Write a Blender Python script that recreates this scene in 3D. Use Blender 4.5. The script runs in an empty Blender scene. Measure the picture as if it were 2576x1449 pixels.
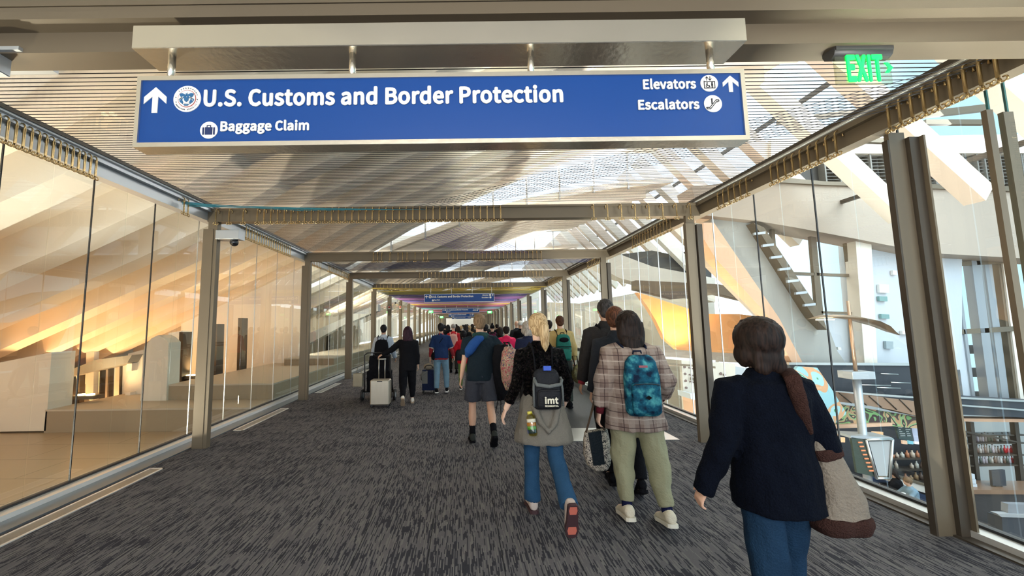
import bpy, bmesh, math, random
from mathutils import Vector, Matrix, noise
random.seed(7)
scene = bpy.context.scene
COL = scene.collection
# ---------------------------------------------------------------- camera
EYE = 1.55
FP, PX, PY, PITCH, ROLL = 956.36, 1161.97, 724.5, 0.0975, -0.0123
cp, sp = math.cos(PITCH), math.sin(PITCH)
FWD = Vector((0, cp, sp)); UP0 = Vector((0, -sp, cp)); R0 = Vector((1, 0, 0))
RGT = R0*math.cos(ROLL) + UP0*math.sin(ROLL)
UPV = -R0*math.sin(ROLL) + UP0*math.cos(ROLL)
cam = bpy.data.cameras.new('camera')
cam.sensor_width = 36.0
cam.lens = 36.0*FP/2576
cam.shift_x = (1288-PX)/2576
cam.clip_start = 0.05; cam.clip_end = 600
camo = bpy.data.objects.new('camera', cam); COL.objects.link(camo)
m = Matrix.Identity(4)
for i in range(3):
    m[i][0] = RGT[i]; m[i][1] = UPV[i]; m[i][2] = -FWD[i]
m[2][3] = EYE
camo.matrix_world = m
scene.camera = camo
# ---------------------------------------------------------------- sky and lights
w = bpy.data.worlds.new('sky'); scene.world = w; w.use_nodes = True
nt = w.node_tree; nt.nodes.clear()
wo = nt.nodes.new('ShaderNodeOutputWorld'); bg = nt.nodes.new('ShaderNodeBackground')
tc = nt.nodes.new('ShaderNodeTexCoord'); sep = nt.nodes.new('ShaderNodeSeparateXYZ')
rp = nt.nodes.new('ShaderNodeValToRGB')
rp.color_ramp.elements[0].position = 0.0; rp.color_ramp.elements[0].color = (.80, .84, .90, 1)
rp.color_ramp.elements[1].position = 0.45; rp.color_ramp.elements[1].color = (.72, .86, 1.0, 1)
nt.links.new(tc.outputs['Generated'], sep.inputs[0]); nt.links.new(sep.outputs['Z'], rp.inputs[0])
xr = nt.nodes.new('ShaderNodeMapRange'); xr.inputs['From Min'].default_value = .52; xr.inputs['From Max'].default_value = .72
nt.links.new(sep.outputs['X'], xr.inputs['Value'])
mxs = nt.nodes.new('ShaderNodeMixRGB'); nt.links.new(xr.outputs[0], mxs.inputs[0]); nt.links.new(rp.outputs[0], mxs.inputs[1])
mxs.inputs[2].default_value = (.21, .31, .37, 1)      # deeper blue sky towards the right of the hall
nt.links.new(mxs.outputs[0], bg.inputs['Color']); bg.inputs['Strength'].default_value = 3.4
nt.links.new(bg.outputs[0], wo.inputs[0])
scene.view_settings.view_transform = 'Standard'
scene.view_settings.look = 'None'
scene.view_settings.exposure = 0.12
scene.view_settings.gamma = 1.0
scene.cycles.transparent_max_bounces = 40
scene.cycles.max_bounces = 7
scene.cycles.diffuse_bounces = 4
scene.cycles.glossy_bounces = 3
scene.cycles.caustics_reflective = False
scene.cycles.caustics_refractive = False
def light(name, kind, loc, energy, color, size=1.0, target=None, size_y=None, angle=None, blend=.5):
    l = bpy.data.lights.new(name, kind); l.energy = energy; l.color = color
    if kind == 'AREA':
        l.size = size
        if size_y: l.shape = 'RECTANGLE'; l.size_y = size_y
    elif kind == 'SUN': l.angle = size
    else:
        l.shadow_soft_size = size
    if kind == 'SPOT' and angle: l.spot_size = angle; l.spot_blend = blend
    o = bpy.data.objects.new(name, l); COL.objects.link(o); o.location = loc
    if target is not None:
        d = Vector(target)-Vector(loc)
        o.rotation_euler = d.to_track_quat('-Z', 'Y').to_euler()
    return o
# daylight at the hall's clerestories and roof glazing
light('daylight_roof_glazing', 'AREA', (14.5, 9, 9.5), 1500, (.90, .95, 1), 16, (1, 9, 0), 5)
for k in range(3):
    light('daylight_clerestory', 'AREA', (4.5, 16.6+13.6*k, 9.3), 1800, (1, .98, .94), 9, (-4, 6+13.6*k, 1), 2.0)
# added fill spots brighten roof and corridor; an added area fill sits behind the viewer
for yy in (0.5, 3.5, 7.5, 12, 19, 27):
    light('hall_fill', 'SPOT', (6.2, yy, -3.8), 4200 if yy < 10 else 2600, (1, .93, .84), .3, (-1.5, yy+1.5, 8), angle=1.75, blend=.9)
for yy in (0.8, 3.6):
    light('gallery_fill', 'SPOT', (-5.6, yy, -.25), 600, (1, .86, .68), .12, (0, yy+1.2, 7), angle=2.2, blend=.9)  # added fill without a fixture, lifts the near roof from the left
for yy in (3, 8, 14):
    light('hall_fill', 'SPOT', (7.5, yy, -4.2), 2200, (1, .92, .84), .3, (12.2, yy+1, 7), angle=1.3, blend=.9)  # added fill from below for the steep ribs on the right
for yy in (13, 24, 38, 54):
    light('corridor_side_fill', 'SPOT', (-6.8, yy, 2.4), 900, (1, .88, .70), .25, (1, yy+2.5, .6), angle=2.4, blend=.9)  # added spots that brighten columns and carpet through the glass
for yy in (20, 32, 45, 60):  # added fill on both sides for the dim far bays
    light('hall_fill', 'SPOT', (-6.5, yy, .7), 1500, (1, .84, .62), .25, (-2, yy+3, 6), angle=2.4, blend=.9)
    light('hall_fill', 'SPOT', (5.5, yy+3, -2.5), 2000, (1, .88, .72), .3, (2, yy+5, 6), angle=2.2, blend=.9)
light('rear_fill', 'AREA', (0.3, -2.4, 3.15), 150, (1, .93, .82), 3.5, (0.2, 3.0, 2.2), 1.0)  # added fill that brightens the sign's beam and mounting box
# ---------------------------------------------------------------- projection helpers (photo pixel -> world)
def ray(px, py):
    return FWD + RGT*((px-PX)/FP) - UPV*((py-PY)/FP)
def at(px, py, Y):
    d = ray(px, py); return Vector((0, 0, EYE)) + d*(Y/d.y)
def gr(px, py, z=0.0):
    d = ray(px, py); return Vector((0, 0, EYE)) + d*((z-EYE)/d.z)
def ax(px, py, X):
    d = ray(px, py); return Vector((0, 0, EYE)) + d*(X/d.x)
# ---------------------------------------------------------------- materials
MATS = {}
def mat(name, col, rough=.6, metal=0.0, bump=0.0, bscale=40.0, var=0.0, vscale=6.0, spec=.5, emit=None, estr=0.0):
    if name in MATS: return MATS[name]
    m = bpy.data.materials.new(name); m.use_nodes = True
    nt = m.node_tree; b = nt.nodes['Principled BSDF']
    b.inputs['Base Color'].default_value = (*col, 1)
    b.inputs['Roughness'].default_value = rough
    b.inputs['Metallic'].default_value = metal
    b.inputs['Specular IOR Level'].default_value = spec
    tc = nt.nodes.new('ShaderNodeTexCoord')
    if var > 0:
        n = nt.nodes.new('ShaderNodeTexNoise'); n.inputs['Scale'].default_value = vscale
        n.inputs['Detail'].default_value = 4
        nt.links.new(tc.outputs['Object'], n.inputs['Vector'])
        mx = nt.nodes.new('ShaderNodeMixRGB'); mx.blend_type = 'MIX'
        mx.inputs[1].default_value = (*[max(0, c*(1-var)) for c in col], 1)
        mx.inputs[2].default_value = (*[min(1, c*(1+var)) for c in col], 1)
        nt.links.new(n.outputs['Fac'], mx.inputs[0]); nt.links.new(mx.outputs[0], b.inputs['Base Color'])
    if bump > 0:
        n2 = nt.nodes.new('ShaderNodeTexNoise'); n2.inputs['Scale'].default_value = bscale
        n2.inputs['Detail'].default_value = 3
        nt.links.new(tc.outputs['Object'], n2.inputs['Vector'])
        bp = nt.nodes.new('ShaderNodeBump'); bp.inputs['Strength'].default_value = bump
        bp.inputs['Distance'].default_value = .02
        nt.links.new(n2.outputs['Fac'], bp.inputs['Height']); nt.links.new(bp.outputs[0], b.inputs['Normal'])
    if emit:
        b.inputs['Emission Color'].default_value = (*emit, 1); b.inputs['Emission Strength'].default_value = estr
    MATS[name] = m
    return m
def glass_mat(name, tint=(.93, .97, .96), refl=1.0, rough=0.0, base=.04):
    if name in MATS: return MATS[name]
    m = bpy.data.materials.new(name); m.use_nodes = True
    nt = m.node_tree; nt.nodes.clear()
    o = nt.nodes.new('ShaderNodeOutputMaterial'); t = nt.nodes.new('ShaderNodeBsdfTransparent')
    g = nt.nodes.new('ShaderNodeBsdfGlossy'); mx = nt.nodes.new('ShaderNodeMixShader')
    f = nt.nodes.new('ShaderNodeFresnel'); f.inputs['IOR'].default_value = 1.5
    ma = nt.nodes.new('ShaderNodeMath'); ma.operation = 'MULTIPLY_ADD'; ma.use_clamp = True
    ma.inputs[1].default_value = refl; ma.inputs[2].default_value = base
    t.inputs[0].default_value = (*tint, 1); g.inputs[0].default_value = (1, 1, 1, 1)
    g.inputs['Roughness'].default_value = rough
    ge = nt.nodes.new('ShaderNodeNewGeometry'); inv = nt.nodes.new('ShaderNodeMath'); inv.operation = 'SUBTRACT'
    inv.inputs[0].default_value = 1.0; nt.links.new(ge.outputs['Backfacing'], inv.inputs[1])
    m2 = nt.nodes.new('ShaderNodeMath'); m2.operation = 'MULTIPLY'     # only the outer skin of a pane reflects
    nt.links.new(f.outputs[0], ma.inputs[0]); nt.links.new(ma.outputs[0], m2.inputs[0]); nt.links.new(inv.outputs[0], m2.inputs[1])
    nt.links.new(m2.outputs[0], mx.inputs[0])
    nt.links.new(t.outputs[0], mx.inputs[1]); nt.links.new(g.outputs[0], mx.inputs[2])
    nt.links.new(mx.outputs[0], o.inputs[0])
    MATS[name] = m
    return m
# ---------------------------------------------------------------- mesh builder
class MB:
    def __init__(s): s.bm = bmesh.new(); s.mi = 0
    def _f(s, vs, smooth=False):
        try:
            f = s.bm.faces.new(vs); f.material_index = s.mi; f.smooth = smooth; return f
        except ValueError: return None
    def box(s, x0, x1, y0, y1, z0, z1):
        v = [s.bm.verts.new((x, y, z)) for x in (x0, x1) for y in (y0, y1) for z in (z0, z1)]
        for a in ((0, 1, 3, 2), (4, 6, 7, 5), (0, 4, 5, 1), (2, 3, 7, 6), (0, 2, 6, 4), (1, 5, 7, 3)):
            s._f([v[i] for i in a])
        return s
    def obox(s, c, hx, hy, hz, M=None):
        M = M or Matrix.Identity(3); c = Vector(c)
        v = [s.bm.verts.new(c + M @ Vector((x*hx, y*hy, z*hz))) for x in (-1, 1) for y in (-1, 1) for z in (-1, 1)]
        for a in ((0, 1, 3, 2), (4, 6, 7, 5), (0, 4, 5, 1), (2, 3, 7, 6), (0, 2, 6, 4), (1, 5, 7, 3)):
            s._f([v[i] for i in a])
        return s
    def prism(s, pts, off):            # planar polygon (3-D points) extruded by off
        off = Vector(off); n = len(pts)
        a = [s.bm.verts.new(Vector(p)) for p in pts]; b = [s.bm.verts.new(Vector(p)+off) for p in pts]
        s._f(a[::-1]); s._f(b)
        for i in range(n): s._f([a[i], a[(i+1) % n], b[(i+1) % n], b[i]])
        return s
    def tube(s, pts, r, seg=8, cap=True, smooth=True, flat=1.0):
        pts = [Vector(p) for p in pts]; n = len(pts)
        rs = r if isinstance(r, (list, tuple)) else [r]*n
        rings = []; prev = None
        for i, p in enumerate(pts):
            t = (pts[min(i+1, n-1)]-pts[max(i-1, 0)])
            if t.length < 1e-9: t = Vector((0, 0, 1))
            t.normalize()
            if prev is None:
                a = Vector((0, 0, 1)) if abs(t.z) < .9 else Vector((1, 0, 0))
                u = t.cross(a).normalized()
            else:
                u = (prev - t*prev.dot(t))
                if u.length < 1e-6: u = t.orthogonal()
                u.normalize()
            prev = u; w_ = t.cross(u)
            rings.append([s.bm.verts.new(p + (u*math.cos(2*math.pi*k/seg) + w_*math.sin(2*math.pi*k/seg)*flat)*rs[i]) for k in range(seg)])
        for i in range(n-1):
            for k in range(seg):
                s._f([rings[i][k], rings[i][(k+1) % seg], rings[i+1][(k+1) % seg], rings[i+1][k]], smooth)
        if cap:
            s._f(rings[0][::-1], False); s._f(rings[-1], False)
        return s
    def cyl(s, a, b, r, seg=16, r2=None): return s.tube([a, b], [r, r if r2 is None else r2], seg)
    def loft(s, rings, cap=True, smooth=True):     # rings: lists of points with equal counts
        R = [[s.bm.verts.new(Vector(p)) for p in rg] for rg in rings]; k = len(R[0])
        for i in range(len(R)-1):
            for j in range(k):
                s._f([R[i][j], R[i][(j+1) % k], R[i+1][(j+1) % k], R[i+1][j]], smooth)
        if cap: s._f(R[0][::-1], smooth); s._f(R[-1], smooth)
        return s
    def ball(s, c, rx, ry=None, rz=None, seg=16, rings=10, M=None):
        ry = ry or rx; rz = rz or rx; c = Vector(c); M = M or Matrix.Identity(3)
        top = s.bm.verts.new(c + M @ Vector((0, 0, rz))); bot = s.bm.verts.new(c - M @ Vector((0, 0, rz)))
        rg = []
        for i in range(1, rings):
            th = math.pi*i/rings
            rg.append([s.bm.verts.new(c + M @ Vector((rx*math.sin(th)*math.cos(2*math.pi*k/seg), ry*math.sin(th)*math.sin(2*math.pi*k/seg), rz*math.cos(th)))) for k in range(seg)])
        for k in range(seg):
            s._f([top, rg[0][k], rg[0][(k+1) % seg]], True); s._f([bot, rg[-1][(k+1) % seg], rg[-1][k]], True)
            for i in range(len(rg)-1): s._f([rg[i][k], rg[i+1][k], rg[i+1][(k+1) % seg], rg[i][(k+1) % seg]], True)
        return s
    def disc(s, c, r, th, axis='y', seg=24, sx=1.0):
        c = Vector(c); ps = []
        for k in range(seg):
            a = 2*math.pi*k/seg
            d = {'y': (r*sx*math.cos(a), 0, r*math.sin(a)), 'z': (r*math.cos(a), r*math.sin(a), 0), 'x': (0, r*math.cos(a), r*math.sin(a))}[axis]
            ps.append(c+Vector(d))
        return s.prism(ps, {'y': (0, th, 0), 'z': (0, 0, th), 'x': (th, 0, 0)}[axis])
    def build(s, name, mats, parent=None, bevel=0.0, loc=None, fix=True):
        if fix: bmesh.ops.recalc_face_normals(s.bm, faces=s.bm.faces)
        if bevel > 0:
            bmesh.ops.bevel(s.bm, geom=list(s.bm.edges), offset=bevel, segments=1, affect='EDGES', clamp_overlap=True)
        me = bpy.data.meshes.new(name); s.bm.to_mesh(me); s.bm.free()
        for mm in (mats if isinstance(mats, (list, tuple)) else [mats]): me.materials.append(mm)
        o = bpy.data.objects.new(name, me); COL.objects.link(o)
        if parent is not None: o.parent = parent
        if loc is not None: o.location = loc
        return o
def tag(o, label=None, cat=None, group=None, kind=None):
    if label: o['label'] = label
    if cat: o['category'] = cat
    if group: o['group'] = group
    if kind: o['kind'] = kind
    return o
def empty(name, loc=(0, 0, 0), label=None, cat=None, group=None, rz=0.0):
    o = bpy.data.objects.new(name, None); COL.objects.link(o); o.location = loc; o.rotation_euler.z = rz
    o.empty_display_size = .1
    return tag(o, label, cat, group)
def copy_tree(o, parent=None):
    c = o.copy(); COL.objects.link(c)
    if parent is not None: c.parent = parent
    for ch in list(o.children): copy_tree(ch, c)
    return c
def rot(ax_, a): return Matrix.Rotation(a, 3, ax_)
# palette
M_TAUPE = mat('taupe_painted_steel', (.172, .136, .092), .42, .25, .05, 300)
M_TAUPE_D = mat('dark_bronze_trim', (.075, .06, .045), .45, .3)
M_ALU = mat('brushed_aluminium', (.62, .62, .60), .33, .9, .05, 200)
M_STEEL = mat('brushed_stainless_steel', (.86, .79, .67), .24, .95, .06, 30, .08, 3)
M_SILVER = mat('light_grey_metal', (.52, .55, .58), .4, .6)
M_BLACK = mat('black_gasket', (.012, .012, .014), .5)
M_WIRE = mat('dark_ceiling_rod', (.012, .010, .009), .7, 0)
M_BRASS = mat('polished_brass', (.52, .37, .18), .27, .95)
M_WHITEP = mat('white_plastic', (.8, .8, .78), .4)
M_CREAM = mat('cream_plaster', (.80, .73, .62), .8, 0, .03, 20, .05, .7)
M_WHITEW = mat('white_painted_wall', (.80, .80, .78), .8, 0, .02, 20, .04, .5)
M_RIB = mat('pale_rib_plaster', (.86, .79, .69), .75, 0, .02, 12, .04, .6)
M_GLASS = glass_mat('corridor_wall_glass')
M_ROOFG = glass_mat('ceiling_glass', (.97, .98, .97), .6, 0, .0)
# ================================================================ STRUCTURE
def struct(o): o['kind'] = 'structure'; return o
Y1, BAY = 5.10, 3.2104
def by(k): return Y1 + (k-1)*BAY          # k=0 is the beam that carries the big sign (y=1.89)
NB = 24
YEND = by(NB)
XGL, XGR = -3.88, 3.72
XBL, XBR = -3.48, 3.28
ZB, ZT = 3.005, 3.185
# ---- carpet
def carpet():
    m = bpy.data.materials.new('streaked_grey_carpet'); m.use_nodes = True
    nt = m.node_tree; b = nt.nodes['Principled BSDF']; b.inputs['Roughness'].default_value = .92
    b.inputs['Specular IOR Level'].default_value = .12
    N = nt.nodes.new; L = nt.links.new
    tc = N('ShaderNodeTexCoord'); sp_ = N('ShaderNodeSeparateXYZ'); L(tc.outputs['Object'], sp_.inputs[0])
    def mth(op, a, bb=None, c=None):
        n = N('ShaderNodeMath'); n.operation = op
        for i, v in enumerate((a, bb, c)):
            if v is None: continue
            if isinstance(v, (int, float)): n.inputs[i].default_value = v
            else: L(v, n.inputs[i])
        return n.outputs[0]
    X, Y = sp_.outputs['X'], sp_.outputs['Y']
    cx = mth('FLOOR', mth('DIVIDE', X, .0072))
    wn = N('ShaderNodeTexWhiteNoise'); wn.noise_dimensions = '1D'; L(cx, wn.inputs['W'])
    yy = mth('FLOOR', mth('ADD', mth('DIVIDE', Y, .085), mth('MULTIPLY', wn.outputs['Value'], 9.0)))
    cmb = N('ShaderNodeCombineXYZ'); L(cx, cmb.inputs[0]); L(yy, cmb.inputs[1])
    w2 = N('ShaderNodeTexWhiteNoise'); w2.noise_dimensions = '2D'; L(cmb.outputs[0], w2.inputs['Vector'])
    # broad bands where the streaks thicken, along and across the walkway
    nb = N('ShaderNodeTexNoise'); nb.inputs['Scale'].default_value = 1.0; nb.inputs['Detail'].default_value = 1
    mp = N('ShaderNodeMapping'); mp.inputs['Scale'].default_value = (1.3, 3.2, 1); L(tc.outputs['Object'], mp.inputs[0]); L(mp.outputs[0], nb.inputs['Vector'])
    thr = mth('ADD', mth('MULTIPLY', nb.outputs['Fac'], 1.1), .12)
    dark = mth('GREATER_THAN', w2.outputs['Value'], thr)
    # lighter marks
    lt = mth('LESS_THAN', w2.outputs['Value'], .2)
    seam = mth('LESS_THAN', mth('ABSOLUTE', mth('SUBTRACT', mth('FRACT', mth('DIVIDE', X, .5)), .5)), .006)
    fz = N('ShaderNodeTexNoise'); fz.inputs['Scale'].default_value = 260; L(tc.outputs['Object'], fz.inputs['Vector'])
    m1 = N('ShaderNodeMixRGB'); m1.inputs[1].default_value = (.110, .106, .114, 1); m1.inputs[2].default_value = (.034, .034, .043, 1); L(dark, m1.inputs[0])
    m2 = N('ShaderNodeMixRGB'); L(m1.outputs[0], m2.inputs[1]); m2.inputs[2].default_value = (.150, .142, .143, 1); L(lt, m2.inputs[0])
    m3 = N('ShaderNodeMixRGB'); L(m2.outputs[0], m3.inputs[1]); m3.inputs[2].default_value = (.02, .02, .022, 1); L(seam, m3.inputs[0])
    m4 = N('ShaderNodeMixRGB'); m4.blend_type = 'MULTIPLY'; m4.inputs[0].default_value = .7; L(m3.outputs[0], m4.inputs[1])
    rr = N('ShaderNodeValToRGB'); rr.color_ramp.elements[0].color = (.55, .55, .55, 1); rr.color_ramp.elements[1].color = (1.3, 1.3, 1.3, 1)
    L(fz.outputs['Fac'], rr.inputs[0]); L(rr.outputs[0], m4.inputs[2]); L(m4.outputs[0], b.inputs['Base Color'])
    bp = N('ShaderNodeBump'); bp.inputs['Strength'].default_value = .5; bp.inputs['Distance'].default_value = .004
    L(fz.outputs['Fac'], bp.inputs['Height']); L(bp.outputs[0], b.inputs['Normal'])
    return m
M_CARPET = carpet()
struct(MB().box(-3.95, 3.8, -3.0, YEND+6, -.28, 0).build('floor', M_CARPET))
# ---- glass walls, one bay of panes each, with butt joints
M_SILL = mat('pale_sill_metal', (.80, .80, .78), .3, .5)
M_SILLD = mat('grey_floor_channel', (.16, .19, .22), .35, .6)
wi = 0
for side, xg in ((-1, XGL), (1, XGR)):
    for k in range(-1, NB+1):
        wi += 1
        y0, y1 = by(k), by(k+1)
        gb = MB(); n = 4 if k < 6 else 1
        for j in range(n):
            a = y0 + (y1-y0)*j/n; b_ = y0 + (y1-y0)*(j+1)/n
            gb.box(xg-.006, xg+.006, a+.004, b_-.004, .06, 3.235)
        g = struct(gb.build('window_%d' % wi, M_GLASS))
        if k < 7:
            jb = MB()
            for j in range(4):
                yy = y0 + BAY*(j+.5)/4 - .0
                jb.box(xg-.007, xg+.007, yy-.004, yy+.004, .06, 3.235)
            jo = jb.build('pane_joint', M_BLACK if k < 1 else M_ALU, g)  # further joints take aluminium colour to stand in for bright edge reflections
for side, xg, xi, nm in ((-1, XGL, -3.52, 'left'), (1, XGR, 3.45, 'right')):
    s = side
    b = MB(); b.box(min(xg-.05*s*-1, xg), max(xg-.05*s*-1, xg), -3, YEND+3, 0, .05)
    x_a, x_b = sorted((xg-s*.02, xg-s*.13)); 
    bb = MB(); bb.box(x_a, x_b, -3, YEND+3, 0, .055)
    struct(bb.build('trim_sill_%s' % nm, M_SILL))
    x_a, x_b = sorted((xg+s*.03, xg-s*.02))
    struct(MB().box(x_a, x_b, -3, YEND+3, 0, .075).build('trim_gasket_%s' % nm, M_BLACK))
    b.bm.free()
    x_a, x_b = sorted((xg-s*.13, xg-s*(.33 if s < 0 else .22)))
    struct(MB().box(x_a, x_b, -3, YEND+3, 0, .012).build('trim_channel_%s' % nm, M_SILLD if s < 0 else M_TAUPE_D))
# ---- edge beams with stepped profile and ceiling track
M_TRACK = mat('white_ceiling_track', (.86, .86, .84), .4)
for s, xb, xg, nm in ((-1, XBL, XGL, 'left'), (1, XBR, XGR, 'right')):
    def bx(b, xa, xb_, z0, z1):
        x0, x1 = sorted((xa, xb_)); b.box(x0, x1, -3, YEND+2, z0, z1)
    b = MB(); bx(b, xb, xb+s*.12, 3.02, 3.14); bx(b, xb-s*.05, xb+s*.14, 3.14, 3.20)
    bx(b, xb+s*.12, xg+s*.06, 3.24, 3.28)
    struct(b.build('beam_edge_%s' % nm, M_SILVER if s < 0 else M_TAUPE))
    b = MB(); bx(b, xb-s*.05, xb-s*.075, 3.185, 3.215)
    struct(b.build('trim_track_%s' % nm, M_TRACK))
    b = MB(); bx(b, xb-s*.075, xb-s*.09, 3.20, 3.235); bx(b, xb-s*.0, xg, 3.20, 3.24)
    struct(b.build('trim_track_edge_%s' % nm, M_TAUPE_D))
# ---- cross beams
for k in range(0, NB+1):
    y = by(k)
    b = MB()
    if k == 0:
        b.box(-3.9, 3.75, y, y+.14, 3.02, 3.135)
        b.box(-3.9, 3.75, y-.09, y+.14, 3.135, 3.155)
        for z0, z1, dy in ((3.155, 3.175, .09), (3.178, 3.205, .085), (3.208, 3.235, .09), (3.238, 3.29, .08)):
            b.box(-3.9, 3.75, y-dy, y+.1, z0, z1)
    else:
        b.box(XBL, XBR, y, y+.13, ZB, ZT-.03); b.box(XBL-.03, XBR+.03, y-.02, y+.15, ZT-.03, ZT)
    struct(b.build('beam_cross', M_TAUPE))
# ---- ceiling: glass sheet above fine dark rods
for k in range(0, NB):
    y0, y1 = by(k)+.14, by(k+1)
    b = MB()
    st = .0422 if k < 3 else (.07 if k < 8 else .14)
    n = int((y1-y0)/st); r = .0028 if k < 3 else (.0035 if k < 8 else .005)
    for i in range(n):
        y = y0 + (i+.5)*(y1-y0)/n
        b.box(XBL+.04, XBR-.04, y-r, y+r, 3.226, 3.2295)
    struct(b.build('ceiling_rods', M_WIRE))
    struct(MB().box(XBL-.1, XBR+.1, y0, y1, 3.26, 3.268).build('ceiling_glass', M_ROOFG))
# soffit behind the portal beam
struct(MB().box(-3.9, 3.75, -3, by(0)-.09, 3.27, 3.33).build('ceiling_soffit', mat('pale_soffit', (.6, .6, .55), .5)))
# ---- columns
M_COLSIDE = mat('column_side_grey', (.42, .45, .48), .35, .5)
CAMBOX = []
colproto = {}
for s in (-1, 1):
    for k in list(range(1, NB+1)):
        y = by(k)
        key = s
        xo = XBL-.045 if s < 0 else 3.08
        if key not in colproto:
            nm = 'column'
            b = MB()
            if s < 0: b.box(.01+.05, .05+.135, 0, .08, 0, ZB)
            else: b.box(0, .115, 0, .05, 0, ZB)
            c = b.build(nm, M_TAUPE); c.location = (xo, y, 0); struct(c)
            if s < 0:
                cl = MB().box(-.0, .137, -.008, .10, 0, 2.90).build('cladding', M_TAUPE, c)
                MB().box(.137, .147, .015, .05, 0, 2.86).build('side_channel', M_TAUPE_D, c)
                MB().box(.137, .155, .05, .105, 0, 2.80).build('side_panel', M_COLSIDE, c)
            else:
                MB().box(-.012, .112, -.008, .055, 0, 2.90).build('cladding', M_TAUPE, c)
                MB().box(.125, .20, -.03, .05, 0, 2.88).build('side_channel', M_TAUPE_D, c)
            colproto[key] = c
        else:
            c = copy_tree(colproto[key]); c.location = (xo, y, 0)
# extra near column on the right, with its channel and the free glass fins nearer still
c = struct(MB().box(0, .125, 0, .035, 0, 3.03).build('column', M_TAUPE)); c.location = (3.40, 2.89, 0)
MB().box(-.015, .0, .0, .04, 0, 2.97).build('edge_strip', M_TAUPE_D, c)
MB().box(.125, .20, -.03, .04, 0, 2.98).build('side_channel', M_TAUPE_D, c)
MB().box(.20, .215, -.06, .0, 0, 2.98).build('side_panel', M_TAUPE, c)
for x0, w_, y_ in ((3.64, .045, 2.50), (3.80, .07, 2.53)):
    c = struct(MB().box(0, w_, 0, .03, 0, 2.99).build('column_fin', M_TAUPE)); c.location = (x0, y_, 0)
    MB().box(w_*.5-.006, w_*.5+.006, 0, .012, 2.99, 3.23).build('glass_edge', mat('green_glass_edge', (.05, .16, .15), .1), c)
# ---- small fittings on the left columns
for k in range(1, 9):
    y = by(k)
    p = MB().box(0, .02, 0, .07, 0, .16).build('wall_plate', M_WHITEP, bevel=.004); p.location = (-3.368, y+.03, 1.98)
    tag(p, 'small white plate on the side of the grey column, %s' % ('nearest on the left wall' if k == 1 else 'high up on the left wall further along'), 'wall plate', 'white plates on the left columns')
    if k > 1: p['label'] = 'small white plate high on a left-hand column further along'
    if k < 4:
        p = MB().box(0, .02, 0, .06, 0, .12).build('power_outlet', M_WHITEP, bevel=.004); p.location = (-3.368, y+.04, .33)
        MB().box(.02, .024, .012, .048, .02, .055).box(.02, .024, .012, .048, .065, .1).build('socket', M_SILVER, p)
        tag(p, 'white power outlet low on the %s left-hand column' % ('nearest', 'second', 'third')[k-1], 'outlet', 'power outlets on the left columns')
# ---- floor vents along the left wall
for k in range(0, 9):
    y0 = by(k)+.82; x0 = -3.50
    if k == 0: y0 -= .05
    L = 1.55 if k else 1.75
    fr = MB(); fr.box(0, .02, 0, L, 0, .008).box(.14, .16, 0, L, 0, .008).box(0, .16, 0, .02, 0, .008).box(0, .16, L-.02, L, 0, .008)
    v = fr.build('floor_vent', M_SILL, loc=(x0, y0, .001))
    g = MB()
    for j in range(9): g.box(.024+j*.0130, .030+j*.0130, .02, L-.02, 0, .006)
    g.build('grille', M_ALU, v)
    names = ['nearest', 'second', 'third', 'fourth']
    tag(v, ('long metal floor vent beside the left glass wall, %s to the viewer' % names[k]) if k < 2 else ('metal floor vent along the left glass wall, %s bay' % (['', '', 'third', 'fourth', 'fifth', 'sixth', 'seventh', 'eighth', 'ninth'][k])), 'floor vent', 'floor vents along the left wall')
# ---- far end of the corridor
struct(MB().box(-5, 5, YEND+5.5, YEND+5.7, -.1, 4.0).build('wall_end', M_CREAM))
# ================================================================ TERMINAL HALL AROUND THE BRIDGE
def slab(name, pts, d, th, m, parent=None, kind='structure'):
    b = MB(); b.prism([at(x, y, d) for x, y in pts], (0, th, 0))
    o = b.build(name, m, parent)
    if kind and parent is None: o['kind'] = kind
    return o
# ---- roof modules: each a sheet that climbs from a low curve to the clerestory above it
Upx = [(900, 632), (1047, 544), (1110, 516), (1240, 458), (1350, 412), (1438, 380), (1490, 365), (1655, 365)]
Lpx = [(872, 700), (963, 638), (1214, 542), (1330, 511), (1494, 480), (1600, 468), (1714, 457)]
def curve(px, tail):
    c = [at(x, y, 16) for x, y in px]; c = [(v.x, v.z) for v in c]
    x0, z0 = c[0]
    return [(-17.0, z0-(x0+17)*tail)] + c
CU, CL = curve(Upx, .47), curve(Lpx, .43)
def ev(c, x):
    if x <= c[0][0]: return c[0][1]
    for (xa, za), (xb, zb) in zip(c, c[1:]):
        if x <= xb: return za+(zb-za)*(x-xa)/(xb-xa)
    return c[-1][1]
MOD = 13.6
XS = [-17, -14, -12, -10, -8, -6, -4.6, -3.4, -2, -.9, .3, 1.5, 3, 4.6, 5.6, 7, 8.25, 9.25]
def zr(x, t):
    t = max(0, min(1, t)); return ev(CL, x)*(1-t)+ev(CU, min(x, 8.25))*t
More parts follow.
